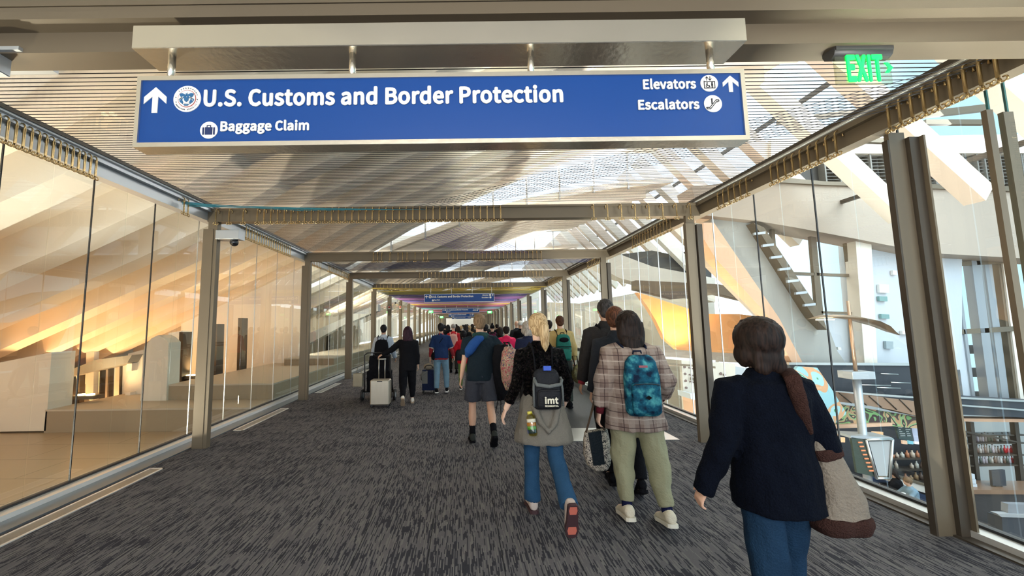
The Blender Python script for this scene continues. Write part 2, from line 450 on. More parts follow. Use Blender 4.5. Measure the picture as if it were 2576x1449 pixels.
for mdl in range(-1, 6):
    y0 = 2.4+MOD*mdl
    bm = MB(); T = [0, .25, .5, .75, 1]
    top = []
    for dz in (0, .25):
        g = []
        for t in T:
            xs = [x*(1-0.0)+0 for x in XS]
            row = []
            for x in xs:
                xx = min(x, 9.25-(1.0*t))
                row.append(bm.bm.verts.new((xx, y0+MOD*t, zr(xx, t)+dz)))
            g.append(row)
        top.append(g)
    for g in top:
        for i in range(len(T)-1):
            for j in range(len(XS)-1): bm._f([g[i][j], g[i][j+1], g[i+1][j+1], g[i+1][j]])
    for i in (0, len(T)-1):
        for j in range(len(XS)-1): bm._f([top[0][i][j], top[0][i][j+1], top[1][i][j+1], top[1][i][j]])
    struct(bm.build('roof_sheet', M_RIB))
    if mdl >= 0 and mdl < 4:                       # clerestory mullions in the sky opening
        b = MB(); y1 = y0+MOD
        for px in (1155, 1240, 1325, 1408, 1495, 1582, 1665, 1070, 985):
            p = at(px, 500, 16); x = p.x
            if x < 8.6: b.box(x-.035, x+.035, y1-.05, y1+.05, ev(CL, x)-.1, ev(CU, min(x, 8.25)))
        struct(b.build('window_clerestory_frame', M_SILVER))
    # ribs under the sheet
    nr = 10 if mdl < 2 else 6
    for i in range(nr):
        t = (i+.5)/nr; y = y0+MOD*t
        if y < -5: continue
        xs = [x for x in XS if -11.6 <= x <= 8.3]; xs = [-11.8]+xs
        b = MB(); r_ = []
        for x in xs:
            zt = zr(x, t)+.05; dp = .62 if x < 0 else .55
            r_.append([(x, y-.2, zt), (x, y+.2, zt), (x, y+.2, zt-dp), (x, y-.2, zt-dp)])
        b.loft(r_, smooth=False); struct(b.build('roof_rib', M_RIB))
# ridge wall on the right of each sheet and steep glazed side with ribs
M_PINK = mat('warm_pale_rib', (.80, .66, .54), .75, 0, .02, 12, .04, .6)
ys = [2.2+1.75*i for i in range(0, 30)]
for i, y in enumerate(ys):
    b = MB()
    a0, a1 = Vector((9.3, y, 9.3)), Vector((13.3, y, 4.85))
    d = (a1-a0).normalized(); n = Vector((-d.z, 0, d.x))*-.42
    b.prism([a0-d*.6, a1, a1+n+Vector((.05, 0, -.1)), a0+n*1.25-d*.6], (0, .42, 0))
    struct(b.build('roof_rib_steep', M_PINK if i % 2 == 0 else M_RIB))
for z, x in ((8.2, 10.45), (6.9, 11.65), (5.5, 12.9)):
    struct(MB().box(x, x+.1, 2, 52, z, z+.12).build('roof_purlin', M_TAUPE_D))
# ---- LEFT: warm side gallery with ledges
def tile_mat():
    m = mat('tan_floor_tile', (.52, .40, .26), .32, 0)
    nt = m.node_tree; b = nt.nodes['Principled BSDF']
    br = nt.nodes.new('ShaderNodeTexBrick'); br.inputs['Scale'].default_value = 1.0
    br.inputs['Brick Width'].default_value = 1.45; br.inputs['Row Height'].default_value = .73
    br.inputs['Mortar Size'].default_value = .006; br.inputs['Mortar'].default_value = (.25, .18, .11, 1)
    br.inputs['Color1'].default_value = (.56, .43, .28, 1); br.inputs['Color2'].default_value = (.52, .39, .25, 1)
    tc = nt.nodes.new('ShaderNodeTexCoord'); nt.links.new(tc.outputs['Object'], br.inputs['Vector'])
    nt.links.new(br.outputs[0], b.inputs['Base Color'])
    return m
M_TILE = tile_mat()
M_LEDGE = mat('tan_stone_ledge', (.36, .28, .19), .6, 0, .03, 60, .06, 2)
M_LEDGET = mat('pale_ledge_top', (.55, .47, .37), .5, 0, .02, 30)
xl = lambda px, d: at(px, 1000, d).x
struct(MB().box(-26, -3.95, -6, 7.3, -.6, -.35).build('floor_gallery', M_TILE))
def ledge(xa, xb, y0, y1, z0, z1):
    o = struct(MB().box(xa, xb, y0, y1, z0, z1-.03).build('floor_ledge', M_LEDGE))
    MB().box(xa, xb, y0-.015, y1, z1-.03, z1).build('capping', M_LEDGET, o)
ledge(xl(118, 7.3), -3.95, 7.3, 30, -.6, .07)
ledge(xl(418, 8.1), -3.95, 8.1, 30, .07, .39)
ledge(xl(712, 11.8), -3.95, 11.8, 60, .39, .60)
struct(MB().box(-26, xl(118, 7.3), 7.3, 30, -.6, -.35).build('floor_gallery', M_TILE))
slab('pedestal_cream', [(-900, 1100), (115, 1084), (130, 886), (0, 912), (-200, 965), (-900, 1000)], 7.3, .45, M_CREAM)
0 and slab('wall_white_strip', [(115, 1040), (178, 1032), (182, 880), (128, 890)], 8.2, .5, M_WHITEW)
# window bay on the ledge
M_SKYG = glass_mat('clear_window_glass', (.97, .98, .97), .5)
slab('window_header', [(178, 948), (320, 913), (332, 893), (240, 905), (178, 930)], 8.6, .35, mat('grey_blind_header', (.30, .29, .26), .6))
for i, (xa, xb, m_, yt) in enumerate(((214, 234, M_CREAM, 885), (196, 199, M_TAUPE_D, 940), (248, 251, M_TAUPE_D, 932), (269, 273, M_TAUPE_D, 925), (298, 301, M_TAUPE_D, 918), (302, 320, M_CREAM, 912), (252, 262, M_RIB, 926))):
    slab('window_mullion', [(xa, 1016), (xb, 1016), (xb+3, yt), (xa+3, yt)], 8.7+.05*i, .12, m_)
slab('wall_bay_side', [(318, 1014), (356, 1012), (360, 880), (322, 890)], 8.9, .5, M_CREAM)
slab('window_blind', [(190, 1014), (318, 1014), (322, 915), (192, 938)], 9.3, .05, mat('cream_blind', (.88, .84, .74), .8))  # even cream slab for the curtains behind the mullions
for x, y in ((319, 915), (315, 988)):
    slab('wall_box', [(x, y), (x+13, y-1), (x+12, y+18), (x-1, y+19)], 8.75, .2, M_RIB)
slab('pedestal_peaked', [(352, 1012), (418, 1011), (424, 862), (412, 850), (398, 843), (381, 851), (363, 872)], 8.05, .35, M_CREAM)
slab('wall_white_panel', [(418, 1010), (452, 990), (457, 832), (424, 838)], 9.3, .3, M_WHITEW)
slab('wall_white_panel', [(452, 990), (760, 985), (770, 640), (457, 760)], 12.6, .3, M_WHITEW)
for xa, xb, yt, d in ((448, 458, 835, 9.0), (533, 544, 815, 10.2), (596, 606, 800, 11.0)):
    slab('column_bronze', [(xa-2, 975), (xb-2, 975), (xb+3, yt), (xa+3, yt)], d, .3, M_TAUPE_D)
slab('beam_inclined', [(-400, 1000), (0, 917), (130, 889), (352, 858), (520, 815), (640, 790), (760, 752), (760, 690), (520, 700), (330, 745), (0, 790), (-400, 850)], 15.6, .45, M_WHITEW)
slab('beam_inclined', [(700, 905), (870, 815), (950, 782), (950, 765), (870, 798), (700, 872)], 17, .6, M_WHITEW)
slab('wall_far_bay', [(700, 925), (900, 920), (900, 800), (700, 880)], 19, .3, M_CREAM)
slab('window_far_frame', [(818, 905), (824, 905), (828, 840), (822, 840)], 18.8, .2, M_TAUPE_D)
struct(MB().box(-30, -3.9, 31, 31.4, 2.6, 9).build('wall_gallery_end', M_CREAM))
struct(MB().box(-17.2, -16.8, -6, 60, -1, 1.2).build('wall_gallery_side', M_CREAM))
struct(MB().box(-8.2, -7.9, 15, 70, .3, 3.4).build('wall_gallery_far', M_CREAM))
# uplights on the ledges: a tray on a bent arm with two lamps
M_LAMPON = mat('glowing_uplight_lens', (1, .8, .5), .3, emit=(1, .72, .38), estr=14)
def uplight(px, py, d, w_, lab, e):
    p = at(px, py, d)
    r = empty('uplight', p, lab, 'uplight', 'uplights on the ledges')
    h = w_
    MB().box(-h, h, -.12, .12, -.02, .05).build('tray', M_TAUPE, r)
    b = MB(); b.box(-h-.04, -h+.04, -.1, .1, -.26, .05); b.box(-h-.12, -h+.12, -.14, .14, -.28, -.25); b.build('arm', M_TAUPE, r)
    for s in (-.35, .35): MB().disc((s*h, 0, .05), .07, .02, 'z').build('lamp_lens', M_LAMPON, r)
    l = light('uplight_beam', 'SPOT', (p.x, p.y, p.z+.2), e, (1, .62, .30), .15, (p.x-.3, p.y+1.2, p.z+4), angle=2.5, blend=.9)
    l.location = (0, 0, .2); l.parent = r
uplight(215, 1000, 8.0, .28, 'double-lens uplight on a bent arm on the low tan ledge', 60)
uplight(292, 1011, 8.5, .24, 'low uplight tray on the ledge beside the bright window bay', 20)
uplight(478, 950, 9.2, .25, 'uplight half hidden behind the nearest left-hand column', 90)
uplight(560, 960, 9.6, .25, 'uplight on the upper ledge just beyond the nearest left column', 90)
uplight(640, 945, 10.8, .25, 'uplight on the upper ledge furthest along toward the grey box', 90)
# warm area lights added under the ribs for the ledge uplights' glow
light('rib_wash', 'AREA', (-9.5, 10.5, .2), 170, (1, .52, .22), 5, (-6, 12, 6), 3)
light('rib_wash', 'AREA', (-8.5, 4.5, -.2), 90, (1, .54, .24), 4, (-7, 6, 6), 3)
# ---- RIGHT: deep hall, floor one level down
FZ = -4.95
M_HFLOOR = mat('hall_floor_stone', (.13, .105, .085), .35, 0, .02, 30, .08, 1.2)
M_DARK = mat('charcoal_bulkhead', (.035, .04, .05), .5)
M_NAVY = mat('navy_booth', (.012, .03, .075), .6)
M_WHITEB = mat('cool_white_wall', (.58, .63, .68), .7, 0, .02, 20)
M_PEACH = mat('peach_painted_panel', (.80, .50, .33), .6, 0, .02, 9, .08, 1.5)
struct(MB().box(3.9, 40, -8, 70, FZ-.3, FZ).build('floor_hall', M_HFLOOR))
struct(MB().box(3.9, 4.0, -8, 70, FZ, -.3).build('wall_below_bridge', M_CREAM))
# louvre band and bulkhead
D1 = 12.6
slab('wall_band_upper', [(1940, 350), (2900, 330), (2900, 384), (2075, 386), (1940, 420)], D1, .4, M_RIB)
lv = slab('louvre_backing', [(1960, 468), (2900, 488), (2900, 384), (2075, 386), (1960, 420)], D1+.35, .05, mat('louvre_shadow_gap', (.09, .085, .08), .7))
for i, (xa, xb) in enumerate(((2076, 2150), (2154, 2232), (2312, 2352), (2356, 2426), (2462, 2500), (2520, 2575), (2580, 2660), (2664, 2750))):
    b = MB()
    p0, p1 = at(xa, 386, D1), at(xb, 386, D1); z0 = at(xa, 463, D1).z
    for j in range(9):
        z = z0+(p0.z-z0)*(j+.5)/9
        b.prism([(p0.x, D1+.1, z), (p1.x, D1+.1, z), (p1.x, D1+.26, z+.05), (p0.x, D1+.26, z+.05)], (0, 0, .018))
    for x in (p0.x, (p0.x+p1.x)/2, p1.x): b.box(x-.025, x+.025, D1+.05, D1+.3, z0, p0.z)
    struct(b.build('louvre_panel', mat('pale_louvre_blade', (.20, .19, .17), .5)))
slab('trim_louvre_sill', [(1900, 455), (2075, 465), (2900, 492), (2900, 478), (2075, 456), (1900, 440)], D1-.1, .3, M_TAUPE)
slab('wall_bulkhead', [(1740, 470), (1900, 452), (2075, 466), (2576, 485), (2900, 495), (2900, 665), (2576, 650), (2330, 636), (2160, 602), (2000, 572), (1905, 556), (1760, 540)], D1, .9, mat('warm_bulkhead_plaster', (.44, .365, .295), .75, 0, .02, 12, .05, .6))
# the leaning pale leg and its orange-lit neighbours
slab('pier_leaning', [(1788, 545), (1902, 560), (2031, 778), (2084, 823), (2107, 884), (2134, 922), (2022, 922), (1948, 800), (1788, 640)], D1+.3, .8, mat('cool_pier_plaster', (.42, .42, .39), .75, 0, .02, 12, .05, .6))
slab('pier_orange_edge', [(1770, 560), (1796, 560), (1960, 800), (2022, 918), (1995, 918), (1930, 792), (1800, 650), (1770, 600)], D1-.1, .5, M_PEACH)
slab('window_jamb_truss', [(1896, 560), (1922, 572), (2068, 790), (2080, 830), (2050, 800), (2036, 780)], D1-.05, .5, M_TAUPE)
tb = MB()
for k in range(7):
    x, y = 1912+k*21, 585+k*30; tb.prism([at(x-14, y, D1-.15), at(x+14, y-3, D1-.15), at(x+14, y+3, D1-.15), at(x-14, y+6, D1-.15)], (0, .08, 0))
struct(tb.build('jamb_rungs', M_SILVER))
# window beyond the leg: sky seen through bronze frames
for pts in (((1940, 566), (1948, 566), (1954, 640), (1944, 640)), ((2038, 578), (2052, 580), (2078, 860), (2062, 860)), ((2126, 592), (2136, 594), (2160, 800), (2150, 800)),
            ((1990, 684), (2158, 690), (2158, 697), (1990, 691)), ((2050, 782), (2170, 786), (2170, 792), (2050, 788))):
    slab('window_frame_bar', list(pts), D1+.5, .12, M_TAUPE)
slab('wall_window_apron', [(2070, 800), (2160, 794), (2176, 920), (2110, 920)], D1+.7, .3, M_WHITEB)
slab('wall_white_stair', [(2142, 596), (2160, 596), (2320, 634), (2420, 640), (2420, 930), (2172, 930), (2150, 700)], D1+.6, .5, M_WHITEB)
slab('column_cream', [(2152, 600), (2192, 610), (2208, 925), (2176, 925)], D1+.2, .4, M_RIB)
for x, y, w_, h_, m_ in ((2212, 745, 20, 13, 'a'), (2217, 790, 20, 12, 'a'), (2229, 858, 18, 20, 'b'), (2212, 715, 24, 22, 'c'), (2246, 680, 10, 12, 'c'), (2108, 873, 8, 8, 'c'), (2270, 832, 16, 10, 'c')):
    mm = {'a': mat('green_glass_light', (.18, .34, .34), .2), 'b': mat('grey_access_panel', (.35, .42, .45), .5), 'c': M_WHITEW}[m_]
    o = slab('wall_panel', [(x, y), (x+w_, y+1), (x+w_+1, y+h_), (x+1, y+h_-1)], D1+.5, .08, mm, kind='structure')
# upper right roof glazing: purlins and panes' frames against the sky
for pts in (((1960, 300), (2240, 262), (2240, 272), (1960, 312)), ((2280, 284), (2620, 246), (2620, 262), (2280, 300)), ((2330, 300), (2480, 300), (2480, 312), (2330, 312)),
            ((2180, 345), (2290, 350), (2290, 362), (2180, 357))):
    slab('roof_glazing_bar', list(pts), 11.6, .12, M_TAUPE)
# second bay of the hall, further off
slab('wall_bulkhead', [(1440, 640), (1560, 700), (1700, 735), (1800, 760), (1800, 700), (1640, 670), (1560, 640)], 21, 1, M_RIB)
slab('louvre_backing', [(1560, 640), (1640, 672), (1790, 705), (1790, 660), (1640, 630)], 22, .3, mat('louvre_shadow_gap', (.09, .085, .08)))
slab('beam_dark_fascia', [(1600, 728), (1700, 752), (1810, 740), (1940, 770), (1940, 748), (1810, 715), (1600, 705)], 17, .5, mat('brown_fascia', (.22, .17, .12), .6))
slab('wall_far', [(1380, 760), (1620, 770), (1620, 905), (1380, 900)], 30, .5, M_CREAM)
slab('wall_far', [(1600, 900), (2150, 926), (2150, 880), (1600, 870)], 15.5, .5, mat('grey_parapet', (.42, .40, .36), .5))
struct(MB().box(14.2, 14.6, 22, 70, FZ, 4.0).build('wall_hall_side', M_CREAM))
struct(MB().box(4.2, 14.2, 70, 70.4, FZ, 9).build('wall_hall_end', M_CREAM))
# the sail-like sculpture wall washed by orange light
M_SAIL = mat('orange_sail_panel', (.86, .42, .16), .55, 0, .03, 5, .10, .8)
sail = slab('sail_panel', [(1603, 735), (1650, 750), (1705, 768), (1775, 790), (1860, 790), (1935, 800), (2010, 890), (1900, 892), (1765, 884), (1705, 880), (1672, 852), (1650, 806), (1628, 770)], 14.2, .25, M_SAIL, kind=None)
tag(sail, 'large curved orange panel glowing behind the right-hand glass wall', 'wall panel')
sp1 = at(1725, 880, 13.6)
light('sail_wash', 'SPOT', (sp1.x, sp1.y-.1, sp1.z+.1), 420, (1, .50, .12), .2, (sp1.x, 14.6, sp1.z+2.6), angle=2.3, blend=.8)
# ================================================================ LOWER HALL: shop fronts, kiosk, lamp
def thing_slab(name, pts, d, th, m, label=None, cat=None, group=None, parent=None):
    b = MB(); b.prism([at(x, y, d) for x, y in pts], (0, th, 0)); o = b.build(name, m, parent)
    if label: tag(o, label, cat, group)
    return o
# curtain wall on the far right
CW = 13.4
M_MUL = mat('mullion_grey', (.36, .38, .40), .4, .4)
for i, (xa, xb, yt, yb, m_) in enumerate(((2340, 2352, 600, 1030, M_MUL), (2372, 2392, 600, 1030, M_WHITEB), (2440, 2462, 625, 1030, M_MUL), (2474, 2492, 640, 1030, M_MUL), (2520, 2552, 640, 1030, M_RIB),
                                        (2395, 2402, 600, 1030, M_MUL), (2508, 2516, 640, 1030, M_TAUPE), (2600, 2622, 640, 1030, M_MUL), (2680, 2700, 640, 1030, M_RIB), (2780, 2800, 640, 1030, M_MUL), (2860, 2900, 600, 1030, M_RIB))):
    sh = .13*(yb-yt)
    slab('window_mullion', [(xa+sh, yb), (xb+sh, yb), (xb, yt), (xa, yt)], CW-.05*(i % 3), .25, m_)
for ya, yb in ((655, 666), (826, 838)):
    slab('window_transom', [(2336, ya+8), (2900, ya-26), (2900, yb-26), (2336, yb+8)], CW-.1, .1, M_TAUPE)
for k, (ya, yb) in enumerate(((868, 890), (925, 948), (985, 1005))):
    slab('window_rail_panel', [(2340, ya), (2900, ya), (2900, yb), (2340, yb)], CW+.3, .08, mat('window_rail_grey', (.22, .23, .24), .5))
# dark bulkheads over the food counters
slab('wall_bulkhead_dark', [(1985, 918), (2330, 920), (2330, 988), (2250, 992), (2040, 985)], D1-.3, .6, M_DARK)
slab('trim_bulkhead', [(1985, 912), (2330, 914), (2330, 920), (1985, 918)], D1-.35, .1, M_ALU)
hp = MB()
for x, y, w_ in ((2215, 940, 44), (2150, 968, 90), (2205, 975, 60), (2240, 962, 50)):
    p, q = at(x, y, D1-.5), at(x+w_, y+2, D1-.5); hp.cyl(p, q, .02, 8)
struct(hp.build('duct_pipes', M_ALU))
slab('truss_dark', [(2050, 986), (2330, 1008), (2330, 1018), (2050, 992)], D1-.9, .3, M_DARK)
slab('truss_rail', [(2050, 980), (2330, 1000), (2330, 1004), (2050, 984)], D1-1.0, .1, M_ALU)
cn = slab('canopy_brown', [(2078, 984), (2330, 1014), (2330, 1052), (2240, 1030), (2150, 1015), (2100, 1010)], D1-1.3, .7, mat('brown_canopy', (.30, .19, .125), .6))
cb = MB()
for k in range(6):
    x = 2110+k*38; p, q = at(x, 988+k*4, D1-1.31), at(x+32, 1014+k*5.5, D1-1.31); cb.tube([p, q], .015, 5)
cb.build('seam', M_TAUPE_D, cn)
# abstract painted mural band: generic shapes in green, blue and peach
def mural_mat(name, scale, cols):
    m = mat(name, cols[0], .6); nt = m.node_tree; b = nt.nodes['Principled BSDF']
    tc = nt.nodes.new('ShaderNodeTexCoord'); n = nt.nodes.new('ShaderNodeTexNoise'); n.inputs['Scale'].default_value = scale; n.inputs['Detail'].default_value = 1.2; n.inputs['Distortion'].default_value = 1.4
    r = nt.nodes.new('ShaderNodeValToRGB'); r.color_ramp.interpolation = 'CONSTANT'
    els = r.color_ramp.elements
    for i, c in enumerate(cols):
        pos = .30+.40*i/len(cols) if i else 0
        if i == 0: e = els[0]
        elif i == 1: e = els[1]; e.position = pos
        else: e = els.new(pos)
        e.color = (*c, 1)
    nt.links.new(tc.outputs['Object'], n.inputs['Vector']); nt.links.new(n.outputs['Fac'], r.inputs[0]); nt.links.new(r.outputs[0], b.inputs['Base Color'])
    return m
M_MUR1 = mural_mat('painted_mural_foliage', 2.2, [(.05, .03, .03), (.20, .42, .16), (.08, .06, .05), (.55, .34, .18), (.30, .50, .22), (.04, .03, .03), (.62, .42, .24)])
M_MUR2 = mural_mat('painted_mural_sky', 1.1, [(.30, .55, .62), (.30, .55, .62), (.62, .36, .20), (.35, .60, .66), (.10, .30, .14), (.30, .52, .60)])
o = thing_slab('mural_panel', [(2008, 922), (2056, 925), (2090, 975), (2130, 1040), (2090, 1075), (2040, 1090), (2005, 1060), (1975, 960)], D1-1.6, .1, M_MUR2, 'sky-blue mural panel painted with peach and green shapes, beyond the navy-coated woman', 'mural')
o = thing_slab('mural_panel', [(2060, 1030), (2120, 1018), (2330, 1052), (2330, 1080), (2245, 1072), (2060, 1078)], D1-1.1, .12, M_MUR1, 'mural band of green leafy shapes above the dark food counter', 'mural')
slab('trim_counter_light', [(2060, 1070), (2245, 1064), (2245, 1072), (2060, 1080)], D1-1.2, .1, M_PEACH)
slab('wall_kitchen_back', [(2040, 1070), (2340, 1070), (2340, 1260), (2040, 1250)], D1+1.0, .3, M_DARK)
# lit menu boards
bd = empty('menu_board', at(2290, 1100, D1-.8), 'pair of dark menu boards hung above the food counter', 'menu board')
def child_slab(name, pts, d, th, m, parent):
    b = MB(); b.prism([at(x, y, d)-parent.location for x, y in pts], (0, th, 0)); return b.build(name, m, parent)
child_slab('board', [(2250, 1058), (2288, 1062), (2298, 1110), (2262, 1104)], D1-.8, .05, mat('slate_board', (.05, .08, .08), .5), bd)
child_slab('poster', [(2290, 1062), (2312, 1066), (2322, 1112), (2300, 1110)], D1-.8, .05, mat('pale_blue_poster', (.50, .53, .66), .6), bd)
tb = MB()
random.seed(3)
for k in range(7):
    for j in range(2):
        x = 2257+j*17+k*1.4; y = 1066+k*5.2; p = at(x, y, D1-.82)-bd.location; tb.box(p.x, p.x+.06+.1*random.random(), p.y, p.y+.01, p.z, p.z+.02)
tb.build('menu_lettering', mat('chalk_white', (.6, .65, .65), .7), bd)
for i, (x, c) in enumerate(((2270, (.75, .5, .35)), (2285, (.2, .5, .6)), (2300, (.75, .7, .7)))):
    thing_slab('menu_screen', [(x, 1108), (x+12, 1109), (x+13, 1118), (x+1, 1117)], D1-.6, .04, mat('menu_screen_%d' % i, c, .3, emit=c, estr=.6), ['small peach screen under the slate menu board', 'small blue screen under the menu boards', 'small pale screen at the right end under the menu boards'][i], 'screen')
# back counter with jars and bottles
ctr = empty('food_counter', at(2290, 1230, 12.6), 'pale-fronted food counter curving behind the blue booth seat', 'counter')
child_slab('counter_front', [(2245, 1195), (2345, 1226), (2345, 1246), (2240, 1212)], 12.4, .5, M_RIB, ctr)
child_slab('glass_guard', [(2248, 1172), (2345, 1202), (2345, 1226), (2245, 1195)], 12.45, .03, M_SKYG, ctr)
child_slab('counter_top', [(2235, 1190), (2345, 1222), (2345, 1227), (2235, 1196)], 12.35, .6, M_TAUPE, ctr)
cols = [(.45, .28, .15), (.6, .5, .4), (.15, .1, .08), (.5, .2, .1), (.55, .55, .5), (.1, .12, .1), (.7, .45, .2)]
def bottle(p, r, h, c, nm='bottle'):
    b = MB(); b.tube([(0, 0, 0), (0, 0, h*.55), (0, 0, h*.7), (0, 0, h)], [r, r, r*.4, r*.38], 8)
    o = b.build(nm, mat('bottle_%d%d%d' % tuple(int(v*10) for v in c), c, .2)); o.location = p
    MB().cyl((0, 0, h*.96), (0, 0, h*1.04), r*.45, 8).build('cap', M_BLACK, o)
    return o
random.seed(5)
xa, xb = at(2226, 1170, 13.1).x, at(2350, 1170, 13.1).x
for k, y in enumerate((1150, 1172, 1196)):
    z = at(2285, y, 13.1).z-.07*k
    struct(MB().box(xa+.1*k, xb, 12.95, 13.3, z-.03, z).build('shelf_stall', M_TAUPE_D))
    x = xa+.1*k+.1
    while x < xb-.1:
        if random.random() < .8:
            o = bottle((x, 13.1, z+.001), .045+.02*random.random(), .16+.1*random.random(), random.choice(cols), 'counter_jar')
            lv_ = ('top', 'middle', 'bottom')[k]
            tag(o, 'small jar on the %s shelf behind the food counter' % lv_, 'jar', 'jars on the %s food stall shelf' % lv_)
        x += .17
for i, (x, y) in enumerate(((2085, 1098), (2100, 1108), (2196, 1094))):
    thing_slab('lit_panel', [(x, y-8), (x+26, y-7), (x+26, y+5), (x, y+4)], D1-.3, .05, mat('warm_lit_panel', (.8, .5, .3), .4, emit=(1, .6, .3), estr=.7), ['warm lit panel left of the glass joint under the mural', 'second warm lit panel just under the first one', 'small warm lit panel above the pole-mounted box'][i], 'light panel')
# blue booth and cafe table
bt = empty('booth_seat', at(2270, 1250, 12.2), 'curved navy booth seat below the food counter', 'booth')
child_slab('seat_back', [(2192, 1200), (2240, 1212), (2345, 1252), (2345, 1280), (2196, 1240)], 12.15, .25, M_NAVY, bt)
child_slab('seat_cushion', [(2192, 1238), (2345, 1276), (2345, 1300), (2190, 1262)], 11.95, .2, M_NAVY, bt)
PZ = at(2262, 1196, 11.6).z-1.17
tp = at(2240, 1240, 11.3)
struct(MB().box(at(2150, 1200, 11.6).x, at(2420, 1200, 11.6).x, 10.4, 12.4, FZ, PZ).build('floor_platform', M_HFLOOR))
tbl = empty('cafe_table', (tp.x, tp.y, PZ), 'wooden cafe table between the two seated diners', 'table')
MB().disc((0, 0, .72), .5, .04, 'z', 24).build('tabletop', mat('orange_wood', (.48, .24, .10), .45), tbl)
MB().cyl((0, 0, 0), (0, 0, .72), .05, 10).build('leg', M_TAUPE_D, tbl)
MB().disc((0, 0, 0), .28, .03, 'z', 20).build('base', M_TAUPE_D, tbl)
for i, (dx, dy) in enumerate(((-.25, -.1), (.12, -.22))):
    o = MB().tube([(0, 0, 0), (0, 0, .13)], [.035, .045], 10).build('paper_cup', M_WHITEP); o.location = (tp.x+dx, tp.y+dy, PZ+.765)
    MB().disc((0, 0, .13), .048, .012, 'z', 12).build('lid', M_WHITEP, o)
    tag(o, ['white paper cup on the cafe table in front of the dark-haired diner', 'white paper cup on the cafe table in front of the denim-shirted diner'][i], 'cup')
0 and slab('rail_wood', [(2225, 1262), (2345, 1290), (2345, 1310), (2225, 1278)], 10.2, .1, mat('orange_wood', (.48, .24, .10), .45))
# lamp pole with leaf-shaped arms, collar and hanging kiosk
PD = 11.0
base = at(2185, 1225, PD); X0 = base.x
lp = empty('hall_lamp', (X0, PD, FZ), 'tall pole lamp with two curved leaf-shaped arms, outside the right glass wall', 'lamp')
zt = at(2135, 757, PD).z-FZ; zc = at(2150, 943, PD).z-FZ
MB().cyl((0, 0, 0), (0, 0, zc), .095, 20).build('pole', M_SILVER, lp)
MB().cyl((0, 0, zc), (0, 0, zt), .045, 14, .038).build('upper_pole', mat('copper_lit_pole', (.55, .36, .24), .35, .6), lp)
c_ = MB().box(-.32, .32, -.22, .22, zc-.1, zc+.11).build('collar', M_SILVER, lp, bevel=.01)
def arm(pts, wd, nm):
    rg = []
    for px_, py_, th_, w_ in pts:
        p = at(px_, py_, PD); x = p.x-X0; z = p.z-FZ
        rg.append([(x, -w_, z), (x, 0, z+th_*.7), (x, w_, z), (x, 0, z-th_*.3)])
    return MB().loft(rg).build(nm, mat('bronze_leaf', (.30, .22, .15), .35, .7), lp)
arm([(2030, 803, .005, .02), (2060, 798, .09, .22), (2095, 797, .12, .34), (2138, 800, .13, .38), (2180, 808, .13, .36), (2215, 820, .1, .26), (2240, 834, .06, .14), (2262, 843, .01, .03)], 1, 'leaf_arm')
q = at(2075, 801, PD); MB().disc((q.x-X0, 0, q.z-FZ-.05), .2, .02, 'z', 18, 1).build('lamp_lens', M_LAMPON, lp)
kd = PD-.1; kz = at(2180, 1095, PD).z
kb = at(2190, 1195, PD)
ks = empty('box_sign', (0, 0, kz-FZ)); ks.parent = lp
def kp(px, py, dy=0): p = at(px, py, kd); return (p.x-X0, kd-PD+dy-.15, p.z-kz)
b = MB(); b.prism([kp(2166, 1107), kp(2225, 1105), kp(2218, 1192), kp(2192, 1192)], (0, .5, 0)); b.build('box_face', mat('grey_kiosk_panel', (.46, .48, .49), .5), ks)
b = MB(); f = [(2162, 1102), (2228, 1100), (2221, 1197), (2188, 1197)]
for i in range(4):
    a, c2 = f[i], f[(i+1) % 4]; b.tube([kp(*a, -.02), kp(*c2, -.02)], .035, 6)
b.build('box_frame', M_ALU, ks)
b = MB(); b.prism([kp(2128, 1096), kp(2170, 1104), kp(2196, 1196), kp(2142, 1184)], (-.0, .06, 0)); b.build('screen_side', mat('dark_menu_screen', (.05, .07, .055), .3), ks)
b = MB()
for k in range(8):
    p = kp(2143+k*3.9, 1110+k*10, -.02); b.box(p[0], p[0]+.11, p[1]-.01, p[1]+.01, p[2], p[2]+.035)
b.build('screen_lettering', mat('orange_menu_text', (.7, .25, .12), .5, emit=(.8, .25, .1), estr=.4), ks)
b = MB(); b.prism([kp(2126, 1092), kp(2228, 1096), kp(2228, 1103), kp(2126, 1098)], (0, .5, 0)); b.build('box_top', M_SILVER, ks)
# ---- bar with shelves of bottles at the far right
SD = 12.4
slab('beam_bar_canopy', [(2392, 1000), (2900, 1030), (2900, 1072), (2560, 1050), (2396, 1042)], SD-.6, .8, M_DARK)
slab('trim_bar_canopy', [(2396, 1052), (2900, 1058), (2900, 1066), (2396, 1060)], SD-.3, .3, M_PEACH)
slab('trim_bar_canopy', [(2392, 998), (2900, 1024), (2900, 1028), (2392, 1002)], SD-.65, .1, M_ALU)
slab('beam_truss_bar', [(2396, 1016), (2580, 1030), (2580, 1034), (2396, 1020)], SD-.7, .05, M_ALU)
bar = empty('bar_counter', at(2500, 1240, SD-.6), 'long dark bar counter with a brown wooden top below the bottle shelves', 'bar counter')
child_slab('counter_top', [(2428, 1232), (2900, 1236), (2900, 1246), (2428, 1243)], SD-.75, .7, mat('brown_bar_top', (.26, .15, .09), .35), bar)
child_slab('counter_front', [(2430, 1243), (2900, 1246), (2900, 1392), (2445, 1375)], SD-.65, .5, mat('dark_bar_front', (.055, .047, .045), .5), bar)
sh = empty('bottle_shelf', at(2480, 1150, SD), 'tall dark open shelf unit filled with bottles', 'shelf unit')
